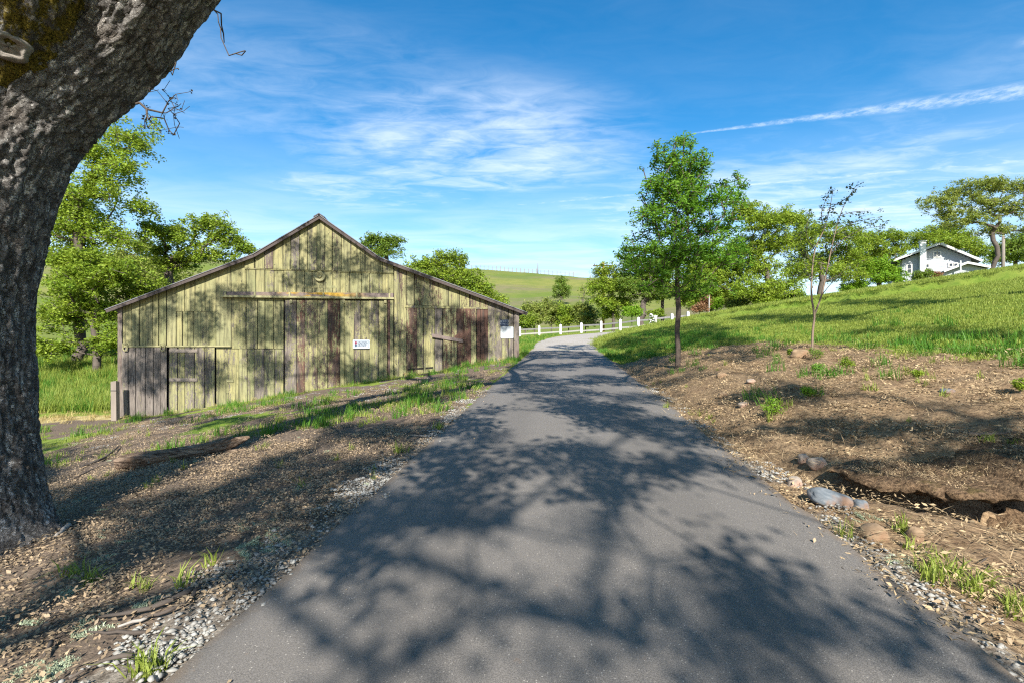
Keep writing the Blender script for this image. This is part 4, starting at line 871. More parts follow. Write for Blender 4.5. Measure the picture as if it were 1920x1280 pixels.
# ---- young tree on the bank
tree('young_ash_tree', 'young straight tree with narrow green crown beside the driveway', 'tree', 1270, 14.0,
     [(1282, 275, 20, 22), (1242, 312, 40, 24), (1305, 315, 46, 28), (1368, 345, 26, 20), (1225, 362, 34, 28), (1285, 368, 60, 34), (1358, 385, 36, 26), (1215, 420, 38, 30), (1285, 430, 70, 36), (1365, 430, 36, 28), (1188, 468, 28, 20), (1245, 480, 60, 28), (1325, 490, 60, 30), (1385, 470, 20, 24), (1205, 510, 40, 18), (1265, 525, 50, 18), (1330, 540, 40, 14), (1180, 490, 20, 12), (1290, 400, 80, 60), (1280, 480, 80, 50), (1300, 555, 40, 10), (1220, 545, 36, 14), (1275, 330, 46, 40)],
     leaf='ash_leaf', csize=.27, dens=.25, per=78, lsize=.098, tr=.072, fork=.18, seed=70, wood='ash_wood', dep=.85, aspect=.36, wob=.08, pen=.5)

# ---- spindly sapling
def sapling():
    Y = 11.0; x0 = (1522-960)/F*Y; z0 = Hs(x0, Y)-.05; O_ = np.array([x0, Y, z0]); e = empty('sapling', O_, 'spindly forked sapling with sparse dark leaves on the mulch bank', 'tree')
    S = [[(1522, 668), (1524, 620), (1527, 592), (1522, 560), (1522, 520), (1528, 470), (1545, 430), (1556, 390), (1562, 355)], [(1527, 592), (1540, 555), (1548, 520), (1556, 480), (1565, 440), (1575, 405), (1588, 375), (1608, 345)],
         [(1556, 480), (1580, 450), (1620, 430), (1660, 424)], [(1575, 405), (1600, 398), (1632, 396)], [(1545, 430), (1540, 400), (1553, 365)], [(1556, 390), (1575, 380), (1600, 362)], [(1528, 470), (1512, 440), (1518, 400)], [(1522, 520), (1500, 515), (1478, 518)], [(1565, 440), (1595, 420), (1638, 408)], [(1540, 555), (1560, 530), (1590, 500)], [(1524, 540), (1505, 480), (1500, 440)]]
    r0 = [.028, .020, .010, .009, .009, .009, .010, .008, .008, .009, .008]; rg = np.random.default_rng(5); TC = []
    for k, (s, r) in enumerate(zip(S, r0)):
        dpt = 0 if k < 2 else rg.uniform(-.4, .4)
        P_ = np.array([pix(u, v, Y+dpt*i/len(s)) for i, (u, v) in enumerate(s)])-O_
        pp = catmull(P_, 0.09); V_, F_ = tube(pp, np.linspace(r, .0045, len(pp)), 6); mk('stem', V_, F_, M['sap_wood'] if k < 2 else M['twig'], e, True)
        m = len(pp)
        for j in range(int(m*(.55 if k < 2 else .25)), m):
            if rg.uniform() < (.8 if k else .85) : TC.append(pp[j]+rg.normal(size=3)*.05)
    TC = np.array(TC); leaves('foliage', TC, .09, 13, .066, M['sapling_leaf'], e, .5, rg)
    lowc = np.array([pix(u+rg.uniform(-14, 14), v+rg.uniform(-10, 10), Y+rg.uniform(-.3, .3)) for u, v in [(1500, 470), (1490, 500), (1510, 520), (1480, 515), (1560, 500), (1545, 470), (1575, 490), (1530, 440)] for _ in range(5)])-O_
    leaves('low_foliage', lowc, .13, 16, .06, M['oak_leaf'], e, .5, rg)
sapling()

# ------------------------------------------------------------------ foreground oak
def bark_tube(name, path, rad, parent, O_, sides=150, step=.022, moss=None, squash=1.0, seed=0.0, flare=None):
    pts = catmull(np.hstack([np.array(path), np.array(rad)[:, None]]), step); C_ = pts[:, :3]; r_ = pts[:, 3]
    n = len(C_); T_ = np.gradient(C_, axis=0); T_ /= np.linalg.norm(T_, axis=1)[:, None]; ref = np.array([1.0, 0, 0]); al = np.concatenate([[0], np.cumsum(np.linalg.norm(np.diff(C_, axis=0), axis=1))])
    ang = np.linspace(0, 2*np.pi, sides, endpoint=False); V = np.zeros((n, sides, 3)); CR = np.zeros((n, sides)); MO = np.zeros((n, sides)); nv = Vector
    for i in range(n):
        a = ref-T_[i]*ref.dot(T_[i]); a /= np.linalg.norm(a); b = np.cross(T_[i], a); ref = a
        dirs = np.cos(ang)[:, None]*a+np.sin(ang)[:, None]*b
        for j in range(sides):
            cx, sx = math.cos(ang[j])*r_[i], math.sin(ang[j])*r_[i]
            w1 = mnoise.noise(nv((cx*4, sx*4, al[i]*2.2+seed)))*.10
            w2 = mnoise.noise(nv((cx*13, sx*13, al[i]*7+seed+3)))*.55; q = nv((cx*19+w1*14+w2, sx*19-w1*14-w2, (al[i]+w1*.6)*5.0+seed+w2*.8))
            dst = mnoise.voronoi(q, distance_metric='DISTANCE', exponent=2.5)[0]; f = dst[1]-dst[0]
            cr = max(0.0, 1-f/(.22+.25*abs(w2))); cr = cr*cr*(3-2*cr)
            big = mnoise.noise(nv((cx*2.2, sx*2.2, al[i]*1.1+seed+7)))
            plate = mnoise.noise(nv((cx*40, sx*40, al[i]*24+seed)))
            rdg = abs(mnoise.noise(nv((cx*7.5+w2, sx*7.5-w2, al[i]*1.3+seed+11))))
            rr = r_[i]*(1+.06*big)+.034*min(rdg*2.2, 1.0)-.02-cr*.016+.006*plate+.008*min(f, .6)
            if flare: rr += flare(i/n, ang[j], al[i])
            V[i, j] = C_[i]+dirs[j]*rr; CR[i, j] = cr
            if moss: MO[i, j] = moss(V[i, j], dirs[j], big)
    ii_ = np.arange(n*sides).reshape(n, sides); jn = np.roll(ii_, -1, axis=1)
    Fq = np.stack([ii_[:-1].ravel(), jn[:-1].ravel(), jn[1:].ravel(), ii_[1:].ravel()], 1)
    o = mk(name, V.reshape(-1, 3)-O_, Fq, M['bark'], parent, True); fattr(o, 'crack', CR); fattr(o, 'moss', MO)
    bu = np.stack([np.cos(ang)[None, :]*r_[:, None], np.sin(ang)[None, :]*r_[:, None], np.repeat(al[:, None], sides, 1)], 2).astype(np.float32)
    at = o.data.attributes.new('buv', 'FLOAT_VECTOR', 'POINT'); at.data.foreach_set('vector', bu.ravel()); return o, C_, r_
YT = 4.9
tb_ = pix(-30, 640, YT); tz = Hs(tb_[0], YT)
OAK = empty('foreground_oak', (tb_[0], YT, tz), 'massive rough-barked oak leaning over the left edge of the view', 'tree'); OO = np.array([tb_[0], YT, tz])
def P(u, v, Y=YT): return pix(u, v, Y)
def flare(f, an, al):
    return (0.30*math.exp(-al/.30)+.05*math.exp(-al/.9))*(1+.35*math.sin(an*3+1)+.25*math.sin(an*5))
def mossf(p, d, big): 
    u, v = 960+F*p[0]/p[1], 640-F*(p[2]-CAMZ)/p[1]
    h = p[2]-tz
    return max(0, min(1, (h-2.6)/1.2))*max(0, d[2]*.5+.35-d[0]*.5)+.25*big
def tang(u, v, nx_, nv_, r, D):
    """centre of a stem of radius r whose outline touches this sight line"""
    d = Vector(((u-960)/F, 1, -(v-640)/F)).normalized(); q = Vector(((u+60*nx_-960)/F, 1, -(v+60*nv_-640)/F)).normalized()
    t_ = (q-d*q.dot(d)).normalized(); al = math.asin(r/D); c = (d*math.cos(al)+t_*math.sin(al))*D; return np.array([c.x, c.y, c.z+CAMZ])
ED = [(78, 1100, -1, 0, .47, 7.0), (78, 990, -1, 0, .47, 7.0), (74, 880, -1, 0, .475, 7.0), (70, 760, -1, 0, .48, 6.95), (69, 640, -1, 0, .49, 6.9), (76, 520, -1, .0, .52, 6.9), (100, 410, -.93, -.36, .54, 6.85), (158, 290, -.84, -.54, .53, 6.8), (240, 208, -.72, -.69, .50, 6.7), (318, 132, -.74, -.67, .46, 6.6), (366, 62, -.78, -.62, .44, 6.5), (414, 0, -.76, -.65, .42, 6.4), (500, -90, -.74, -.67, .40, 6.3), (620, -230, -.74, -.67, .37, 6.2)]
trk = [tang(*e_) for e_ in ED]; trr = [e_[4] for e_ in ED]
tr_o, TC_, TR_ = bark_tube('trunk', trk, trr, OAK, OO, flare=flare, moss=lambda p, d, b: mossf(p, d, b)*.75, sides=190)
lead = [P(-95, 440, 4.8), P(-62, 300, 4.62), P(-18, 175, 4.38), P(22, 70, 4.2), P(60, -60, 4.0), P(80, -250, 3.8)]
ld_o, LC_, LR_ = bark_tube('upright_leader', lead, [.30, .38, .42, .42, .40, .36], OAK, OO, moss=lambda p, d, b: mossf(p, d, b)+.62, seed=31.0, sides=130, step=.03)
# knot collar on the leader
ki_ = int(np.argmin(np.abs((640-F*(LC_[:, 2]-CAMZ)/LC_[:, 1])-85))); kd_ = np.array([0, 0, CAMZ])-LC_[ki_]; kd_ /= np.linalg.norm(kd_); kc = LC_[ki_]+kd_*(LR_[ki_]*.985)-OO
ka_ = np.cross(kd_, [0, 0, 1]); ka_ /= np.linalg.norm(ka_); kb_ = np.cross(ka_, kd_)
prof = [(.16, -.10), (.135, .05), (.115, .085), (.095, .09), (.08, .06), (.06, .03), (.035, .045), (0.0, .05)]; ns = 36
vv = [kc+ka_*(r*(1+.10*math.sin(3*t+.4*i)+.05*math.sin(7*t))*math.cos(t))+kb_*(r*.85*(1+.1*math.cos(2*t))*math.sin(t))+kd_*(y+.012*math.sin(5*t+i)) for i, (r, y) in enumerate(prof) for t in np.linspace(0, 2*np.pi, ns, endpoint=False)]
kn = mk('knot', vv, [(i*ns+j, i*ns+(j+1) % ns, (i+1)*ns+(j+1) % ns, (i+1)*ns+j) for i in range(len(prof)-1) for j in range(ns)], M['knot'], OAK, True)
# bare twigs hanging below the limb
def twigs(name, root, ends, Yr, n, spread, seed, r0=.010, leafy=0):
    rg = np.random.default_rng(seed); A = P(*root, Yr); T_ = np.array([P(u+rg.normal()*spread, v+rg.normal()*spread, Yr+rg.normal()*.2) for u, v in ends for _ in range(n)])
    pos, par, tips = skeleton([(A-OO, -1)], T_-OO, step=.07, wob=.3, rng=rg, pen=.2); o = limbs(name, pos, par, r0, M['twig'], OAK, .0022, 5)
    V = []; 
    bud = pos[rg.integers(1, len(pos), len(pos)//3)]; 
    if leafy: leaves('buds', bud, .02, leafy, .022, M['twig'], OAK, .8, rg)['kind'] = 'stuff'
twigs('twig_cluster', (255, 195), [(300, 175), (320, 185), (335, 205), (300, 235), (330, 250), (280, 225), (310, 215), (345, 190), (270, 200)], 4.65, 5, 9, 3, .011, 4)
twigs('dangling_twig', (402, 20), [(414, 50), (428, 108), (438, 102), (420, 80)], 4.5, 1, 2, 4, .008, 0)
twigs('dangling_twig', (330, 118), [(322, 138), (330, 130)], 4.6, 2, 3, 5, .006, 0)

# ---- crowns overhead and behind the view: the shade on the driveway, the yard and the barn comes from these
SHADE = [(640, 1062, 75, 12, .95), (700, 1095, 20, 32, .95), (738, 1152, 36, 14, .95), (830, 1137, 75, 9, .9), (920, 1143, 60, 11, .9), (1000, 1110, 60, 24, .85), (1035, 1072, 36, 14, .7), (1150, 1128, 60, 12, .85), (1185, 1195, 60, 11, .85), (1090, 1178, 45, 11, .7), (930, 1232, 55, 14, .6), (575, 1150, 28, 20, .5), (760, 1270, 60, 14, .5), (1200, 1262, 50, 20, .7), (890, 1032, 45, 12, .5), (1095, 1027, 40, 5, .6),
         (1258, 1025, 36, 15, .9), (1370, 1040, 60, 16, .6), (1410, 1095, 60, 20, .7), (1350, 1125, 100, 30, .7), (1450, 1150, 80, 40, .9), (1330, 1172, 90, 26, .6), (1480, 1232, 90, 38, .85), (1650, 1150, 60, 14, .7), (1725, 1192, 85, 24, .9), (1800, 1240, 110, 34, .9), (1600, 1262, 80, 18, .6), (1290, 1262, 70, 18, .5),
         (720, 962, 95, 26, .95), (850, 972, 100, 14, .7), (640, 1003, 60, 22, .9), (1000, 985, 140, 10, .4), (900, 885, 95, 22, .95), (1000, 862, 150, 24, .9), (1180, 890, 110, 30, .95), (1130, 922, 90, 14, .8), (1330, 872, 40, 14, .6), (800, 855, 65, 16, .85), (880, 932, 80, 14, .75),
         (860, 800, 50, 15, .85), (900, 825, 60, 10, .85), (1200, 800, 100, 14, .75), (1280, 812, 60, 22, .85), (1110, 772, 80, 13, .95), (1080, 750, 90, 16, .85), (1000, 730, 60, 13, .7), (1200, 752, 60, 11, .7), (900, 770, 40, 10, .8), (1090, 716, 120, 10, .75), (985, 710, 60, 8, .75), (1070, 690, 120, 8, .97), (1040, 666, 85, 8, .92), (1095, 650, 65, 7, .92),
         (130, 1075, 150, 42, .75), (330, 1015, 150, 40, .75), (450, 940, 140, 32, .7), (600, 880, 120, 30, .7), (700, 808, 110, 18, .7), (290, 965, 50, 20, .6), (560, 1000, 70, 40, .7), (505, 1085, 65, 34, .9), (600, 762, 80, 9, .7), (450, 792, 150, 9, .6), (300, 782, 60, 8, .5), (800, 742, 60, 13, .65), (850, 712, 60, 9, .55), (150, 852, 60, 12, .5), (40, 900, 70, 120, .8), (30, 760, 60, 90, .9), (20, 560, 80, 150, .9), (60, 380, 90, 60, .8),
         (1230, 700, 60, 28, .9), (1300, 702, 40, 14, .8), (1400, 667, 90, 10, .75), (1330, 642, 70, 10, .9), (1460, 742, 110, 11, .75), (1700, 762, 120, 13, .65), (1500, 802, 90, 11, .65), (1650, 802, 90, 18, .65), (1850, 802, 90, 22, .65), (1750, 852, 100, 18, .65), (1850, 872, 60, 18, .65), (1600, 872, 60, 13, .4), (1880, 942, 50, 18, .5), (1280, 622, 90, 14, .92), (1180, 642, 50, 18, .85),
         (1500, 600, 130, 7, .9), (1660, 570, 120, 5, .85), (1720, 625, 150, 7, .85), (1870, 632, 80, 8, .7),
         (260, 620, 28, 34, .85), (300, 575, 28, 34, .5), (380, 600, 24, 48, .7), (440, 560, 40, 22, .75), (470, 620, 28, 40, .55), (330, 690, 40, 26, .55), (400, 700, 28, 26, .55), (520, 600, 40, 40, .55), (600, 600, 60, 45, .5), (700, 580, 36, 36, .35), (640, 692, 60, 26, .45), (790, 560, 22, 60, .8), (765, 660, 28, 40, .65), (845, 600, 36, 24, .35), (680, 502, 60, 18, .45), (565, 452, 36, 22, .45), (900, 640, 28, 36, .45), (430, 490, 40, 14, .4), (720, 640, 26, 50, .5), (850, 660, 40, 22, .5), (640, 480, 50, 22, .4), (570, 520, 50, 22, .4), (690, 700, 50, 18, .6), (500, 690, 36, 36, .5), (930, 600, 30, 14, .5), (280, 700, 40, 40, .6)]
SE = np.array(SHADE); nr_ = SE[:, 1] > 1012; SE[nr_, 2] *= .82; SE[nr_, 3] *= .75; SE[nr_, 4] *= .85
def shade_p(u, v):
    d = ((u[:, None]-SE[None, :, 0])/SE[None, :, 2])**2+((v[:, None]-SE[None, :, 1])/SE[None, :, 3])**2
    return np.where(d < 1, SE[None, :, 4], 0).max(1)
def overhead():
    rg = np.random.default_rng(77); S = -np.array(SUN)                # towards the sun
    pts = []
    x = rg.uniform(-15, 17, 16000); y = rg.uniform(1.9, 31, 16000); y = np.where(rg.uniform(size=16000) < .45, rg.uniform(1.9, 9, 16000), y)
    z = H(x, y, False); g = np.stack([x, y, z], 1)
    # stay in front of the barn wall
    bwv = y-(19.5+(x+15.87)*.1552); g = g[~((bwv > 0) & (x < .4))]
    x = rg.uniform(13, 40, 6000); y = rg.uniform(16, 40, 6000); g2 = np.stack([x, y, H(x, y, False)], 1)
    a = rg.uniform(0, BW, 4200); z = rg.uniform(-1, 7, 4200); b = np.stack([BL[0]+a*BD[0], BL[1]+a*BD[1], z], 1)
    b = b[z < np.array([roofz(q) for q in a])]
    # the oak trunk itself stands in shade
    tkx = rg.uniform(-5.8, -4.5, 70); tk = np.stack([tkx, np.full(70, 4.4), rg.uniform(0, 3.0, 70)], 1)
    Gp = np.vstack([g, g2, b]); u, v = proj(Gp); Gp = Gp[rg.uniform(size=len(Gp)) < shade_p(u, v)]
    Gp = np.vstack([Gp, tk])
    out = []
    for q in Gp:
        for _ in range(14):
            h = 5.0+10.5*rg.uniform()**1.5; t = (h-q[2])/S[2]; c = q+S*t
            above = c[2] > CAMZ+.76*c[1]+.75; side = abs(c[0]) > 1.12*c[1]+.8
            if above or (side and c[1] > 3 and c[0] > 12): out.append(c); break
    out = np.array(out)
    # thin out clumps that crowd each other, by landing cell
    t = (out[:, 2])/S[2]; land = out-S*t[:, None]; key = {}; keep = []
    for i, l in enumerate(land):
        k = (int(l[0]/.30), int(l[1]/.30)); key[k] = key.get(k, 0)+1
        if key[k] <= 1: keep.append(i)
    return out[keep], rg
OC, rg_ = overhead()
roots = {'A': np.array([-4.6, 4.6]), 'B': np.array([12.0, -6.5]), 'C': np.array([-7.5, -9.0]), 'D': np.array([-2.8, -14.0]), 'E': np.array([20.5, 4.0])}
dist = {k: np.hypot(OC[:, 0]-p[0], OC[:, 1]-p[1]) for k, p in roots.items()}
dist['A'] = np.where(OC[:, 2] > CAMZ+.76*OC[:, 1]+.3, dist['A'], 1e3); dist['E'] = np.where((OC[:, 0] > 10), dist['E']*.9, 1e3)
keys = list(roots); asg = np.array([dist[k] for k in keys]).argmin(0)
meta = {'B': ('old oak behind the view on the right, its shade falling across the driveway', .42), 'C': ('old oak behind the view on the left, its shade covering the leaf litter', .45), 'D': ('oak furthest behind the view, its shade falling on the near asphalt', .40), 'E': ('oak right of the view, its shade banding the sloping lawn', .42)}
for ki, k in enumerate(keys):
    C_ = OC[asg == ki]
    if len(C_) < 4: continue
    if k == 'A':
        e = OAK; O_ = OO; n0 = len(TC_)
        st = [(TC_[-1]-O_, -1)]; top = TC_[-1]; d0 = (TC_[-1]-TC_[-8]); d0 /= np.linalg.norm(d0)
        for s in range(1, 5): st.append((st[-1][0]+d0*.6+np.array([.1, -.12, .12]), s-1))
        i0 = len(st); st.append((LC_[-1]-O_, -1)); 
        for s in range(1, 5): st.append((st[-1][0]+np.array([-.05, -.1, .7]), i0+s-1))
    else:
        x0, y0 = roots[k]; z0 = Hs(x0, y0)-.1; O_ = np.array([x0, y0, z0]); e = empty('oak_tree', O_, meta[k][0], 'tree', 'oaks behind the view')
        st = [(np.array([0, 0, -.2]), -1)]
        for s in range(1, 8): st.append((np.array([rg_.normal()*.06*s, rg_.normal()*.06*s, .65*s]), s-1))
    pos, par, tips = skeleton(st, C_-O_, step=.8, wob=.14, rng=rg_, pen=.3)
    limbs('limbs', pos, par, .30 if k == 'A' else meta[k][1]*.52, M['oak_wood'], e, .010, 6, power=.82)
    leaves('crown', C_-O_, rg_.uniform(.22, .42, len(C_)), 62, .12, M['oak_leaf'], e, .6, rg_)
print('overhead clumps', len(OC), [int((asg == i).sum()) for i in range(len(keys))])

# ------------------------------------------------------------------ ground cover (scattered by geometry nodes)
def scatter(name, label, cat, pts, scl, protos, tilt=0.15, rng=RNG):
    pts = np.asarray(pts, np.float32); n = len(pts)
    me = bpy.data.meshes.new(name); me.vertices.add(n); me.vertices.foreach_set('co', pts.ravel())
    o = bpy.data.objects.new(name, me); COL.objects.link(o)
    rot = np.stack([rng.normal(size=n)*tilt, rng.normal(size=n)*tilt, rng.uniform(0, 6.283, n)], 1).astype(np.float32)
    a = me.attributes.new('rot', 'FLOAT_VECTOR', 'POINT'); a.data.foreach_set('vector', rot.ravel())
    a = me.attributes.new('scl', 'FLOAT', 'POINT'); a.data.foreach_set('value', np.asarray(scl, np.float32)*np.ones(n, np.float32))
    a = me.attributes.new('pick', 'INT', 'POINT'); a.data.foreach_set('value', rng.integers(0, len(protos), n).astype(np.int32))
    ng = bpy.data.node_groups.new(name, 'GeometryNodeTree'); ng.interface.new_socket('Geometry', in_out='INPUT', socket_type='NodeSocketGeometry'); ng.interface.new_socket('Geometry', in_out='OUTPUT', socket_type='NodeSocketGeometry')
    N = ng.nodes; L = ng.links; gi = N.new('NodeGroupInput'); go = N.new('NodeGroupOutput'); g2 = N.new('GeometryNodeGeometryToInstance')
    for p_ in protos:
        oi = N.new('GeometryNodeObjectInfo'); oi.inputs['Object'].default_value = p_; oi.inputs['As Instance'].default_value = True
        L.new(oi.outputs['Geometry'], g2.inputs[0])
    ip = N.new('GeometryNodeInstanceOnPoints'); ip.inputs['Pick Instance'].default_value = True
    def na(nm, ty):
        q = N.new('GeometryNodeInputNamedAttribute'); q.data_type = ty; q.inputs[0].default_value = nm; return q.outputs[0]
    L.new(gi.outputs[0], ip.inputs['Points']); L.new(g2.outputs[0], ip.inputs['Instance']); L.new(na('pick', 'INT'), ip.inputs['Instance Index'])
    e2r = N.new('FunctionNodeEulerToRotation'); L.new(na('rot', 'FLOAT_VECTOR'), e2r.inputs[0]); L.new(e2r.outputs[0], ip.inputs['Rotation']); L.new(na('scl', 'FLOAT'), ip.inputs['Scale'])
    L.new(ip.outputs[0], go.inputs[0]); md = o.modifiers.new('scatter', 'NODES'); md.node_group = ng
    return tag(o, label, cat, kind='stuff')
def proto_grass(nb, rad, h, wd, mat, bend=.5, seed=0):
    rg = np.random.default_rng(seed); th = rg.uniform(0, 6.283, nb); rr = rad*np.sqrt(rg.uniform(0, 1, nb)); b = np.stack([rr*np.cos(th), rr*np.sin(th), np.full(nb, -.02)], 1)
    t = rg.uniform(0, 6.283, nb); hh = h*rg.uniform(.45, 1.25, nb); d = np.stack([np.cos(t), np.sin(t), 0*t], 1); s = np.stack([-np.sin(t), np.cos(t), 0*t], 1)*(wd*rg.uniform(.6, 1.3, nb))[:, None]
    bd = (bend*rg.uniform(.1, 1, nb)*hh)[:, None]; up = np.array([0, 0, 1.0])
    mid = b+d*bd*.3+up*(hh*.6)[:, None]; tip = b+d*bd+up*hh[:, None]*np.sqrt(np.maximum(.2, 1-(bd[:, 0]/hh)**2*.5))[:, None]
    V = np.stack([b-s, b+s, mid-s*.75, mid+s*.75, tip], 1).reshape(-1, 3); k = np.arange(nb)[:, None]*5
    Fc = np.stack([k+[0, 1, 3], k+[0, 3, 2], k+[2, 3, 4]], 1).reshape(-1, 3)
    return mk('blade_tuft', V, Fc, mat, link=False)
def proto_chips(nc, rad, lmin, lmax, asp, mat, lift=.03, seed=0, curl=.25):
    rg = np.random.default_rng(seed); th = rg.uniform(0, 6.283, nc); rr = rad*np.sqrt(rg.uniform(0, 1, nc)); c = np.stack([rr*np.cos(th), rr*np.sin(th), rg.uniform(-.2, 1, nc)*lift], 1)
    L_ = rg.uniform(lmin, lmax, nc)[:, None]; a = rg.normal(size=(nc, 3))*[1, 1, .32]; a /= np.linalg.norm(a, axis=1)[:, None]; n = rg.normal(size=(nc, 3))*.35+[0, 0, 1]; b = np.cross(a, n); b /= np.linalg.norm(b, axis=1)[:, None]; n = np.cross(b, a)
    w_ = L_*rg.uniform(asp*.6, asp*1.4, nc)[:, None]*.5
    V = np.stack([c-a*L_*.5, c-a*L_*.1+b*w_+n*L_*curl*.4, c+a*L_*.5+n*L_*curl*.3, c-a*L_*.05-b*w_+n*L_*curl*.3], 1).reshape(-1, 3); k = np.arange(nc)[:, None]*4
    return mk('chip_patch', V, np.stack([k+[0, 1, 2], k+[0, 2, 3]], 1).reshape(-1, 3), mat, link=False)
OCT = np.array([[1, 0, 0], [-1, 0, 0], [0, 1, 0], [0, -1, 0], [0, 0, 1], [0, 0, -1], [.7, .7, .25], [-.7, .7, .2], [-.7, -.7, .25], [.7, -.7, .2]], float)
OCF = np.array([[4, 0, 6], [4, 6, 2], [4, 2, 7], [4, 7, 1], [4, 1, 8], [4, 8, 3], [4, 3, 9], [4, 9, 0], [5, 6, 0], [5, 2, 6], [5, 7, 2], [5, 1, 7], [5, 8, 1], [5, 3, 8], [5, 9, 3], [5, 0, 9]])
def proto_pebbles(nc, rad, smin, smax, mat, seed=0):
    rg = np.random.default_rng(seed); V = []; Fs = []
    for i in range(nc):
        t = rg.uniform(0, 6.283); r = rad*math.sqrt(rg.uniform()); s = smin+(smax-smin)*rg.uniform()**2.2; q = OCT*(s*np.array([rg.uniform(.7, 1.3), rg.uniform(.6, 1.1), rg.uniform(.4, .75)]))*rg.uniform(.8, 1.15, (10, 1)); a = rg.uniform(0, 6.283)
        q = np.stack([q[:, 0]*math.cos(a)-q[:, 1]*math.sin(a), q[:, 0]*math.sin(a)+q[:, 1]*math.cos(a), q[:, 2]], 1)
        V.append(q+[r*math.cos(t), r*math.sin(t), s*.25]); Fs.append(OCF+i*10)
    return mk('pebble_patch', np.vstack(V), np.vstack(Fs), mat, link=False, smooth=True)
def field(x0, x1, y0, y1, dens, fn, rng=RNG):
    """random points in a box kept by a probability of zones and place, dropped outside the view"""
    n = int((x1-x0)*(y1-y0)*dens); x = rng.uniform(x0, x1, n); y = rng.uniform(y0, y1, n)
    k = (np.abs(x) < 1.12*y+.8); x, y = x[k], y[k]; z_ = zones(x, y); p = fn(x, y, z_); k = rng.uniform(size=len(x)) < p; x, y = x[k], y[k]
    return np.stack([x, y, H(x, y)], 1)
nz = lambda x, y, s, f: fbm(x*f, y*f, s, 3)
inbarn = lambda x, z: (z['bw'] > -.03) & (x > -15.8) & (x < .3) & (z['bw'] < 13.2)
LAWN = [proto_grass(80, .24, .06, .0042, M['grass'], .8, s) for s in range(3)]
LUSH = [proto_grass(42, .16, .24, .006, M['grass_lush'], .8, 10+s) for s in range(3)]
MID = [proto_grass(34, .16, .13, .005, M['grass'], .8, 20+s) for s in range(3)]
TALL = [proto_grass(60, .3, .5, .010, M['grass' if s else 'grass_lush'], .5, 30+s) for s in range(3)]
DRY = [proto_grass(34, .2, .20, .005, M['grass_dry'], 1.1, 40+s) for s in range(3)]
def lawnp(x, y, z): return (z['dR'] > .1)*(1-z['mulch'])*(1-z['gravel'])*np.clip(16/np.maximum(y, 10), .25, 1)
p = field(2.5, 38, 6.5, 44, 34, lawnp); scatter('lawn_grass', 'short sunlit grass of the sloping lawn', 'grass', p, RNG.uniform(.8, 1.5, len(p))*np.clip(p[:, 1]/18, 1, 1.9), LAWN, .1)
def lushp(x, y, z):
    edge_ = np.exp(-((z['mulch']-.5)/.35)**2)*(z['dR'] > 1.0)*(y > 6)
    bank_ = (z['dR'] > .05)*sst(14.5, 18, y)*(1-sst(3.5, 6, z['dR']))*(1-z['mulch'])
    near_ = (z['dR'] > 2.5)*(1-z['mulch'])*np.exp(-((z['dR']-5.6)/1.3)**2)*sst(16, 9, y)
    return np.clip((edge_*.5+bank_*.8+near_*.8)*sst(.34, .50, nz(x, y, 51, .9)), 0, 1)
p = field(2.5, 13, 6.0, 30, 16, lushp); scatter('bank_grass', 'lush taller grass along the top of the mulch bank', 'grass', p, RNG.uniform(.55, 1.25, len(p)), LUSH)
def vergep(x, y, z):
    a = (z['dL'] > .0)*sst(8, 12, y)*sst(.46, .60, nz(x, y, 61, .8))*(1-sst(2.0, 4.2, z['dL']))*.9
    b = (z['dL'] > .1)*np.exp(-((z['bw']+.7)/.55)**2)*(x < .4)*sst(.36, .5, nz(x, y, 62, .9))
    c = (z['dL'] > .1)*(z['bw'] < -.3)*(y > 9)*sst(.46, .58, nz(x, y, 63, .55))*.75
    d = (z['dL'] > .0)*(y > 21.5)*(x > .3)
    return np.clip(a+b+c+d, 0, 1)*(1-inbarn(x, z))*(1-.6*z['gravel'])
p = field(-17, 4, 8, 40, 12, vergep); scatter('verge_grass', 'patchy green grass between the barn and the driveway', 'grass', p, RNG.uniform(.6, 1.35, len(p)), MID+LUSH[:1])
p = field(-44, -15.9, 20.5, 44, 9, lambda x, y, z: (z['bw'] > 1.0+1.2*nz(x, y, 70, .3))*1.0); scatter('meadow_grass', 'tall lush meadow grass left of the barn', 'grass', p, RNG.uniform(.7, 1.3, len(p)), TALL)
def strawp(x, y, z): return np.clip(np.exp(-((z['bw']-.2)/1.1)**2)*(x < -15.9)*.9+np.exp(-((z['bw']+.28)/.22)**2)*(x < .2)*(x > -15.8)*.35, 0, 1)
p = field(-28, .3, 15, 23, 14, strawp); scatter('dry_grass', 'dry straw-coloured grass along the barn foot and yard edge', 'grass', p, RNG.uniform(.6, 1.2, len(p)), DRY)
p = field(3, 30, 44, 60, 3, lambda x, y, z: (z['dL'] > 0.2)*1.0); p2 = field(-3, 16, 36, 56, 6, lambda x, y, z: (z['dL'] > .1)*1.0)
p = np.vstack([p, p2]); scatter('fence_line_grass', 'grass growing beneath the white fence', 'grass', p, RNG.uniform(1, 1.8, len(p)), LAWN)
# grass creeping up the middle of the drive
p = field(1.6, 4.0, 17, 29, 10, lambda x, y, z: (np.abs(z['dR']+HWID) < .35+.1*nz(x, y, 4, 1))*sst(.45, .6, nz(x, y, 81, .7))*sst(18, 23, y)); p[:, 2] += .03; scatter('crown_strip_grass', 'thin grass strip growing along the middle of the drive', 'grass', p, RNG.uniform(.3, .6, len(p)), MID)
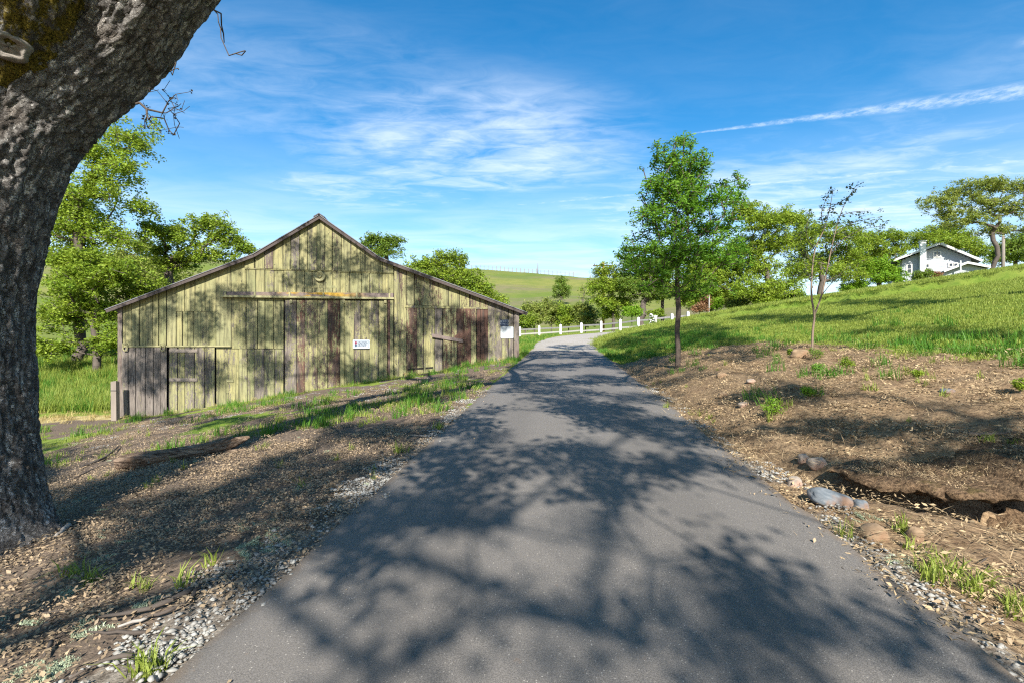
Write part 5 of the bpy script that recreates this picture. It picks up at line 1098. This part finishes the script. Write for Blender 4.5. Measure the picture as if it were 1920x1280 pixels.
# litter, mulch, gravel
LIT = [proto_chips(120, .24, .012, .036, .5, M['litter'], .025, s) for s in range(4)]; MUL = [proto_chips(90, .24, .012, .05, .32, M['mulch'], .025, 50+s) for s in range(3)]+[proto_chips(34, .26, .05, .17, .035, M['mulch'], .03, 60+s, .05) for s in range(3)]
PEB = [proto_pebbles(46, .16, .006, .023, M['pebble'], s) for s in range(4)]
STK = [proto_chips(7, .25, .06, .24, .035, M['twig'], .03, 80+s, .05) for s in range(3)]
p = field(-11, -1.0, 1.6, 8, 26, lambda x, y, z: (z['dL'] > .05)*np.clip(np.maximum(z['litter'], .5*(z['dL'] > .1))*(1-.25*z['gravel']), 0, 1)); p2 = field(-14, 0, 8, 17, 12, lambda x, y, z: (z['dL'] > .05)*z['litter']*.9)
p = np.vstack([p, p2]); p[:, 2] += .004; scatter('leaf_litter', 'brown oak leaf litter under the oak', 'litter', p, RNG.uniform(.8, 1.3, len(p)), LIT, .12)
p = field(2.3, 10, 2.2, 9, 26, lambda x, y, z: np.clip(z['mulch']*1.2+(z['dR'] > 0)*.25, 0, 1)); p2 = field(3, 13, 9, 18, 18, lambda x, y, z: z['mulch'])
p = np.vstack([p, p2]); _, dpit = near(DP, p[:, 0], p[:, 1]); p = p[~((dpit < .42) & (p[:, 1] < 5.3) & (p[:, 0] > 3.3))]; p[:, 2] += .004; scatter('bark_mulch', 'tan bark mulch and straw covering the bank', 'mulch', p, RNG.uniform(.8, 1.35, len(p)), MUL, .15)
p = field(-7, 0, 1.5, 12, 52, lambda x, y, z: (z['dL'] > -.02)*z['gravel']); p2 = field(2, 6, 1.9, 13, 44, lambda x, y, z: (z['dR'] > -.02)*z['gravel']*.7); p3 = field(-14, 0, 9, 20, 5, lambda x, y, z: (z['dL'] > .2)*z['gravel'])
p = np.vstack([p, p2, p3]); scatter('gravel', 'pale grey pebbles along the driveway edges', 'gravel', p, RNG.uniform(.7, 1.25, len(p)), PEB, .1)
p = field(-10, -1, 1.7, 12, 4, lambda x, y, z: (z['dL'] > .1)*.9); p2 = field(2.6, 9, 2.4, 12, 3, lambda x, y, z: (z['dR'] > .3)*.9); p = np.vstack([p, p2]); p[:, 2] += .012
scatter('small_twigs', 'small dead twigs lying in the litter', 'twigs', p, RNG.uniform(.6, 1.3, len(p)), STK, .1)
LCH = [proto_grass(420, .085, .022, .0022, M['lichen'], 1.6, 90+s) for s in range(3)]
p = field(-8, -1.3, 1.7, 10, 2.6, lambda x, y, z: (z['dL'] > .2)*sst(.42, .62, nz(x, y, 91, .9))); g_ = np.array([ground_at(u+RNG.normal()*12, v+RNG.normal()*7) for u, v in [(480, 985), (490, 1035), (475, 1025), (540, 1020), (520, 1012), (190, 1185), (60, 1265), (130, 1250), (100, 1270), (290, 1140), (205, 955), (1700, 1055), (1620, 965), (35, 975)] for _ in range(4)])
p = np.vstack([p, g_]); scatter('lichen', 'pale green lichen tufts fallen in the litter', 'lichen', p, RNG.uniform(.5, 1.2, len(p)), LCH, .2)
FL = [proto_chips(1, .01, .014, .035, .6, M['litter'], .004, 140+s_) for s_ in range(4)]
p = field(-3, 5, 1.8, 16, 3.0, lambda x, y, z: (np.maximum(z['dR'], z['dL']) < -.02)*np.clip(.25+1.2*sst(-.5, 0, np.maximum(z['dR'], z['dL'])), 0, 1)); p[:, 2] += .052
scatter('fallen_leaves', 'stray leaf flecks lying on the asphalt', 'leaves', p, RNG.uniform(.6, 1.2, len(p)), FL, .1)
# weeds in litter and mulch
WEED = [proto_grass(16, .05, .15, .005, M['grass'], 1.2, 120+s) for s in range(3)]
g_ = np.array([ground_at(u+RNG.normal()*10, v+RNG.normal()*5) for u, v in [(245, 830), (265, 815), (330, 800), (285, 840), (160, 850), (210, 820), (560, 800), (480, 800), (520, 790), (700, 760), (1515, 735), (1450, 770), (1470, 760), (1630, 730), (1700, 700), (1740, 715), (1860, 830), (1890, 850), (1690, 1000), (1760, 1050), (1740, 1100), (1820, 1120), (1840, 1105), (1895, 1140), (1910, 1160), (1760, 1085), (1585, 1000), (265, 1275), (285, 1270), (170, 1095), (140, 1080), (255, 1105), (690, 890), (870, 750), (820, 800), (745, 850), (1210, 720), (1255, 760), (1320, 780)] for _ in range(3)])
p2 = field(2.6, 11, 2.6, 16, .9, lambda x, y, z: (z['dR'] > .3)*.8); p3 = field(-9, 0, 3, 14, .8, lambda x, y, z: (z['dL'] > .2)*.8); p = np.vstack([g_, p2, p3])
scatter('weeds', 'scattered grass weeds sprouting from litter and mulch', 'weeds', p, RNG.uniform(.5, 1.2, len(p)), WEED, .15)

# undercut soil lip over the gully
def soilmat():
    m, t = newmat('crumbling_soil'); co = t.n('ShaderNodeTexCoord').outputs['Object']; n = t.noise(co, 30.0, 7, 0.75); b = t.noise(co, 6.0, 5, 0.65)
    c = t.mix(t.ramp(n, 0.35, 0.65), (0.05, 0.032, 0.02), (0.25, 0.165, 0.098)); c = t.mix(t.ramp(b, 0.55, 0.68, 0, .5), c, (0.09, 0.075, 0.02))
    return finish(m, t, c, 0.95, t.m('ADD', n, b), 1.0, 0.04, 0.1)
M['soil'] = soilmat()
def soil_lip():
    path = catmull(np.array([[3.45, 5.2, 0], [3.64, 4.92, 0], [3.86, 4.7, 0], [4.2, 4.52, 0], [4.7, 4.44, 0], [5.6, 4.38, 0], [7.0, 4.34, 0]], float), .03)
    T_ = np.gradient(path[:, :2], axis=0); T_ /= np.linalg.norm(T_, axis=1)[:, None]; N_ = np.stack([T_[:, 1], -T_[:, 0]], 1)   # towards the gully
    top = H(path[:, 0]-N_[:, 0]*.72, path[:, 1]-N_[:, 1]*.72)-.03; V = []
    prof = [(-1.0, -.06), (-.6, .0), (-.25, .0), (0, -.02), (.20, -.02), (.36, -.05), (.42, -.09), (.36, -.125), (.14, -.135), (-.14, -.16), (-.34, -.25), (-.36, -.40), (-.25, -.55), (.0, -.75)]
    n = len(path); m = len(prof)
    for i in range(n):
        f = i/(n-1); a = sst(0, .18, f)
        for j, (o_, z_) in enumerate(prof):
            q = Vector((path[i, 0]*5, path[i, 1]*5, j*.55)); w1 = mnoise.noise(q)*.11+mnoise.noise(q*3.1)*.06+mnoise.noise(q*8)*.028; w2 = mnoise.noise(q+Vector((9, 3, 1)))*.06+mnoise.noise(q*3.7)*.035+mnoise.noise(q*9)*.016
            oo = (o_*(.35+.65*a) if o_ > 0 else o_)+(w1 if j > 1 else 0)*(.5+a); V.append((path[i, 0]+N_[i, 0]*oo, path[i, 1]+N_[i, 1]*oo, top[i]+z_*(.5+.5*a)+w2*(.3 if j < 2 else 1)))
    Fs = [(i*m+j, i*m+j+1, (i+1)*m+j+1, (i+1)*m+j) for i in range(n-1) for j in range(m-1)]
    tag(mk('soil_bank', V, Fs, M['soil'], smooth=True), 'undercut crumbling soil edge above the gully', 'bank', kind='structure')
    rg = np.random.default_rng(3); P_ = []
    for i in range(6, n-4, 2):
        for j in (1, 1, 2, 2, 3, 3, 4):
            if rg.uniform() < .9: P_.append(np.array(V[i*m+j])+rg.normal(size=3)*[.03, .03, .004])
    scatter('soil_edge_litter', 'straw and bark chips over the crumbling soil edge', 'litter', np.array(P_), RNG.uniform(.3, .6, len(P_)), MUL, .35)
soil_lip()
# ------------------------------------------------------------------ rocks, log, sticks, small bushes
def rock(u, v, wpx, hpx, mat, label, dpx=None, rz=0.0, seed=1, sink=.42, group='stones on the bank and in the ditch', tiltx=0.0):
    g = ground_at(u, v+hpx*.35); Y = g[1]; rx, rh = wpx/2/F*Y, hpx/2/F*Y*1.05; ry = (dpx or wpx*.6)/2/F*Y
    n, m = 26, 16; V = []
    for i in range(m+1):
        ph = math.pi*i/m
        for j in range(n):
            t = 2*math.pi*j/n; d = Vector((math.sin(ph)*math.cos(t), math.sin(ph)*math.sin(t), math.cos(ph)))
            s = 1+.16*mnoise.noise(d*1.4+Vector((seed*3.1, 0, 0)))+.06*mnoise.noise(d*4+Vector((seed, 2, 0)))
            e_ = 2.6; k = (abs(d.x)**e_+abs(d.y)**e_+abs(d.z)**e_)**(-1/e_); q = d*k*s; V.append((q.x*rx, q.y*ry, q.z*rh))
    Fs = [(i*n+j, (i+1)*n+j, (i+1)*n+(j+1) % n, i*n+(j+1) % n) for i in range(m) for j in range(n)]
    o = mk('rock', V, Fs, M[mat], smooth=True); o.location = (g[0], g[1], g[2]+rh*(1-sink*1.6)); o.rotation_euler = (0, tiltx, rz); return tag(o, label, 'rock', group)
rock(1561, 935, 88, 34, 'rock_blue', 'long blue-grey boulder with rusty patch in the ditch', 46, seed=2, tiltx=R(17))
rock(1613, 946, 26, 22, 'rock_blue', 'small round grey stone touching the long boulder', 24, seed=3)
rock(1637, 998, 50, 34, 'rock_brown', 'rounded brown rock on the driveway side of the gully', 40, seed=4)
rock(1716, 1003, 26, 34, 'rock_brown', 'reddish stone at the foot of the gully wall', 24, seed=5)
rock(1490, 903, 28, 22, 'rock_pale', 'tan flat stone left of the long boulder', 18, seed=6)
rock(1532, 872, 34, 22, 'rock_pale', 'pale rounded stone above the long boulder', 22, seed=7)
rock(1506, 862, 18, 20, 'rock_pale', 'smaller pale stone beside the rounded pale one', 14, seed=8)
rock(1594, 895, 18, 16, 'rock_brown', 'dull brown stone above the right end of the boulder', 14, seed=9)
rock(1394, 758, 20, 11, 'rock_pale', 'pale stone at the bank foot nearest the driveway', 14, seed=10)
rock(1355, 740, 18, 11, 'rock_brown', 'dark stone in the mulch right of the young tree', 14, seed=11)
rock(1354, 702, 20, 12, 'rock_brown', 'brown stone highest on the bank near the young tree', 14, seed=12)
rock(1500, 663, 34, 20, 'rock_brown', 'reddish brown rock at the sapling foot', 20, seed=13)
rock(1775, 732, 24, 10, 'rock_blue', 'flat grey stone among the mulch at upper right', 18, seed=14)
rock(1408, 713, 16, 9, 'rock_pale', 'flat light stone between the young tree and sapling', 12, seed=15)

def log():
    Y = 7.7; pts = [(218, 872, 15), (245, 862, 17), (300, 856, 17), (360, 848, 18), (405, 838, 17), (440, 826, 11), (468, 817, 3)]
    P_ = np.array([pix(u, v, Y+.1*i) for i, (u, v, r) in enumerate(pts)]); rr = np.array([r/F*Y for *_, r in pts])
    g0 = Hs(P_[2][0], P_[2][1]); P_[:, 2] += g0+rr[2]*.75-P_[2][2]
    c = catmull(np.hstack([P_, rr[:, None]]), .02); n = len(c); s = 40; V = []; C_ = c[:, :3]; T_ = np.gradient(C_, axis=0); T_ /= np.linalg.norm(T_, axis=1)[:, None]
    for i in range(n):
        a = np.cross(T_[i], [0, 0, 1]); a /= np.linalg.norm(a); b = np.cross(a, T_[i])
        for j in range(s):
            t = 2*math.pi*j/s; r = c[i, 3]*(1+.28*mnoise.noise(Vector((math.cos(t)*2.2, math.sin(t)*2.2, i*.018)))+.16*mnoise.noise(Vector((math.cos(t)*7, math.sin(t)*7, i*.03)))+.08*mnoise.noise(Vector((math.cos(t)*14, math.sin(t)*14, i*.2))))
            V.append(C_[i]+(a*math.cos(t)+b*math.sin(t)*.85)*r)
    V = np.array(V); O_ = np.array([P_[2][0], P_[2][1], g0]); Fs = [(i*s+j, i*s+(j+1) % s, (i+1)*s+(j+1) % s, (i+1)*s+j) for i in range(n-1) for j in range(s)]+[tuple(range(s-1, -1, -1)), tuple((n-1)*s+j for j in range(s))]
    e = empty('fallen_log', O_, 'rotten fallen log lying in the litter before the barn', 'log'); mk('wood', V-O_, Fs, M['logwood'], e, True)
    for (u, v, u2, v2, r) in ((420, 850, 466, 842, .05), (395, 842, 430, 818, .035), (225, 862, 216, 885, .04)):
        q0 = pix(u, v, Y+.35)-O_; q1 = pix(u2, v2, Y+.4)-O_; mk('broken_stub', *tube([q0, (q0+q1)/2+np.array([0, 0, .01]), q1], [r, r*.8, r*.3], 7), M['logwood'], e, True)
log()
def stick(px, r, mat, label, name='stick'):
    P_ = []
    for u, v in px: g = ground_at(u, v); P_.append(g+np.array([0, 0, r*1.1+.015]))
    c = catmull(np.array(P_), .04); rg = np.random.default_rng(int(px[0][0])); c = c+rg.normal(size=c.shape)*r*.18; V_, F_ = tube(c-c[0], np.linspace(r, r*.45, len(c))*rg.uniform(.85, 1.15, len(c)), 7)
    o = mk(name, V_, F_, M[mat], smooth=True); o.location = tuple(c[0]); tag(o, label, 'stick', 'fallen sticks')
stick([(375, 1112), (345, 1145), (310, 1165), (270, 1172)], .016, 'twig', 'dark crooked stick near the gravel edge')
stick([(358, 1118), (300, 1145), (240, 1160), (180, 1168)], .018, 'oak_wood', 'long grey-brown stick beside the dark crooked one')
stick([(277, 1172), (248, 1185), (222, 1190)], .012, 'bleached', 'short bleached stick below the long grey-brown one')
stick([(250, 1238), (190, 1255), (130, 1282)], .013, 'oak_wood', 'stick lying along the gravel at the bottom edge')
stick([(128, 992), (118, 1003), (105, 1014)], .026, 'bleached', 'pale chunk of bark in the shaded litter')
stick([(275, 1195), (220, 1197), (165, 1200)], .011, 'twig', 'thin twig with lichen below the bleached stick')
stick([(98, 1212), (88, 1228), (82, 1240)], .011, 'twig', 'short dark stick at far lower left')
stick([(1815, 820), (1850, 822), (1905, 819)], .022, 'oak_wood', 'thick branch lying on the bank at right edge')
stick([(150, 880), (195, 862), (225, 838)], .024, 'oak_wood', 'dead branch at the left end of the fallen log')
stick([(130, 905), (180, 880), (215, 870)], .014, 'twig', 'thin dead branch between oak trunk and log')
def bush(u, v, w_, h_, leaf, label, seed):
    g = ground_at(u, v); Y = g[1]; rg = np.random.default_rng(seed); rx, rz_ = w_/2/F*Y, h_/2/F*Y; e = empty('small_bush', g, label, 'bush', 'small bushes on the bank')
    d = rg.normal(size=(16, 3)); d /= np.linalg.norm(d, axis=1)[:, None]; C_ = d*[rx*.7, rx*.7, rz_*.8]*rg.uniform(.3, 1, (16, 1))+[0, 0, rz_]
    pos, par, t = skeleton([(np.array([0, 0, -.03]), -1), (np.array([0, 0, .04]), 0)], C_, .06, .15, rg); limbs('stems', pos, par, .010, M['twig'], e, .003, 5); leaves('foliage', C_, rx*.38, 46, .028, M[leaf], e, .5, rg, .9)
bush(1532, 672, 34, 22, 'oak_leaf_dark', 'dark little bush right of the sapling foot', 1)
bush(1482, 668, 16, 16, 'oak_leaf', 'tiny bush left of the sapling rock', 2)
bush(1588, 697, 34, 30, 'oak_leaf', 'yellow-green bush on the mulch right of the sapling', 3)
bush(1448, 782, 46, 34, 'shrub_bright', 'bright leafy weed low on the bank', 4)
bush(1516, 745, 36, 26, 'shrub_bright', 'leafy weed halfway up the bank', 5)
bush(1535, 702, 40, 22, 'ash_leaf', 'spreading green weed below the sapling', 6)
bush(1722, 708, 24, 16, 'oak_leaf', 'small yellowish weed under the tall grass', 7)
bush(1912, 738, 34, 30, 'oak_leaf', 'green bush cut by the right edge of the view', 8)
# white-flowering plant by the fence post
g = pix(1221, 612, 43.0); g[2] = Hs(g[0], g[1]); e = empty('flowering_plant', g, 'small white-flowered plant beside a white fence post', 'plant'); rg = np.random.default_rng(4)
C_ = rg.normal(size=(14, 3))*[.18, .15, .25]+[0, 0, .75]; pos, par, t = skeleton([(np.zeros(3), -1), (np.array([0, 0, .3]), 0)], C_, .15, .15, rg); limbs('stems', pos, par, .03, M['twig'], e, .01, 5)
leaves('leaves', C_*[1, 1, .8], .16, 20, .12, M['oak_leaf_dark'], e, .6, rg); leaves('blossoms', C_+[0, -.1, .12], .12, 16, .10, M['white'], e, .8, rg)
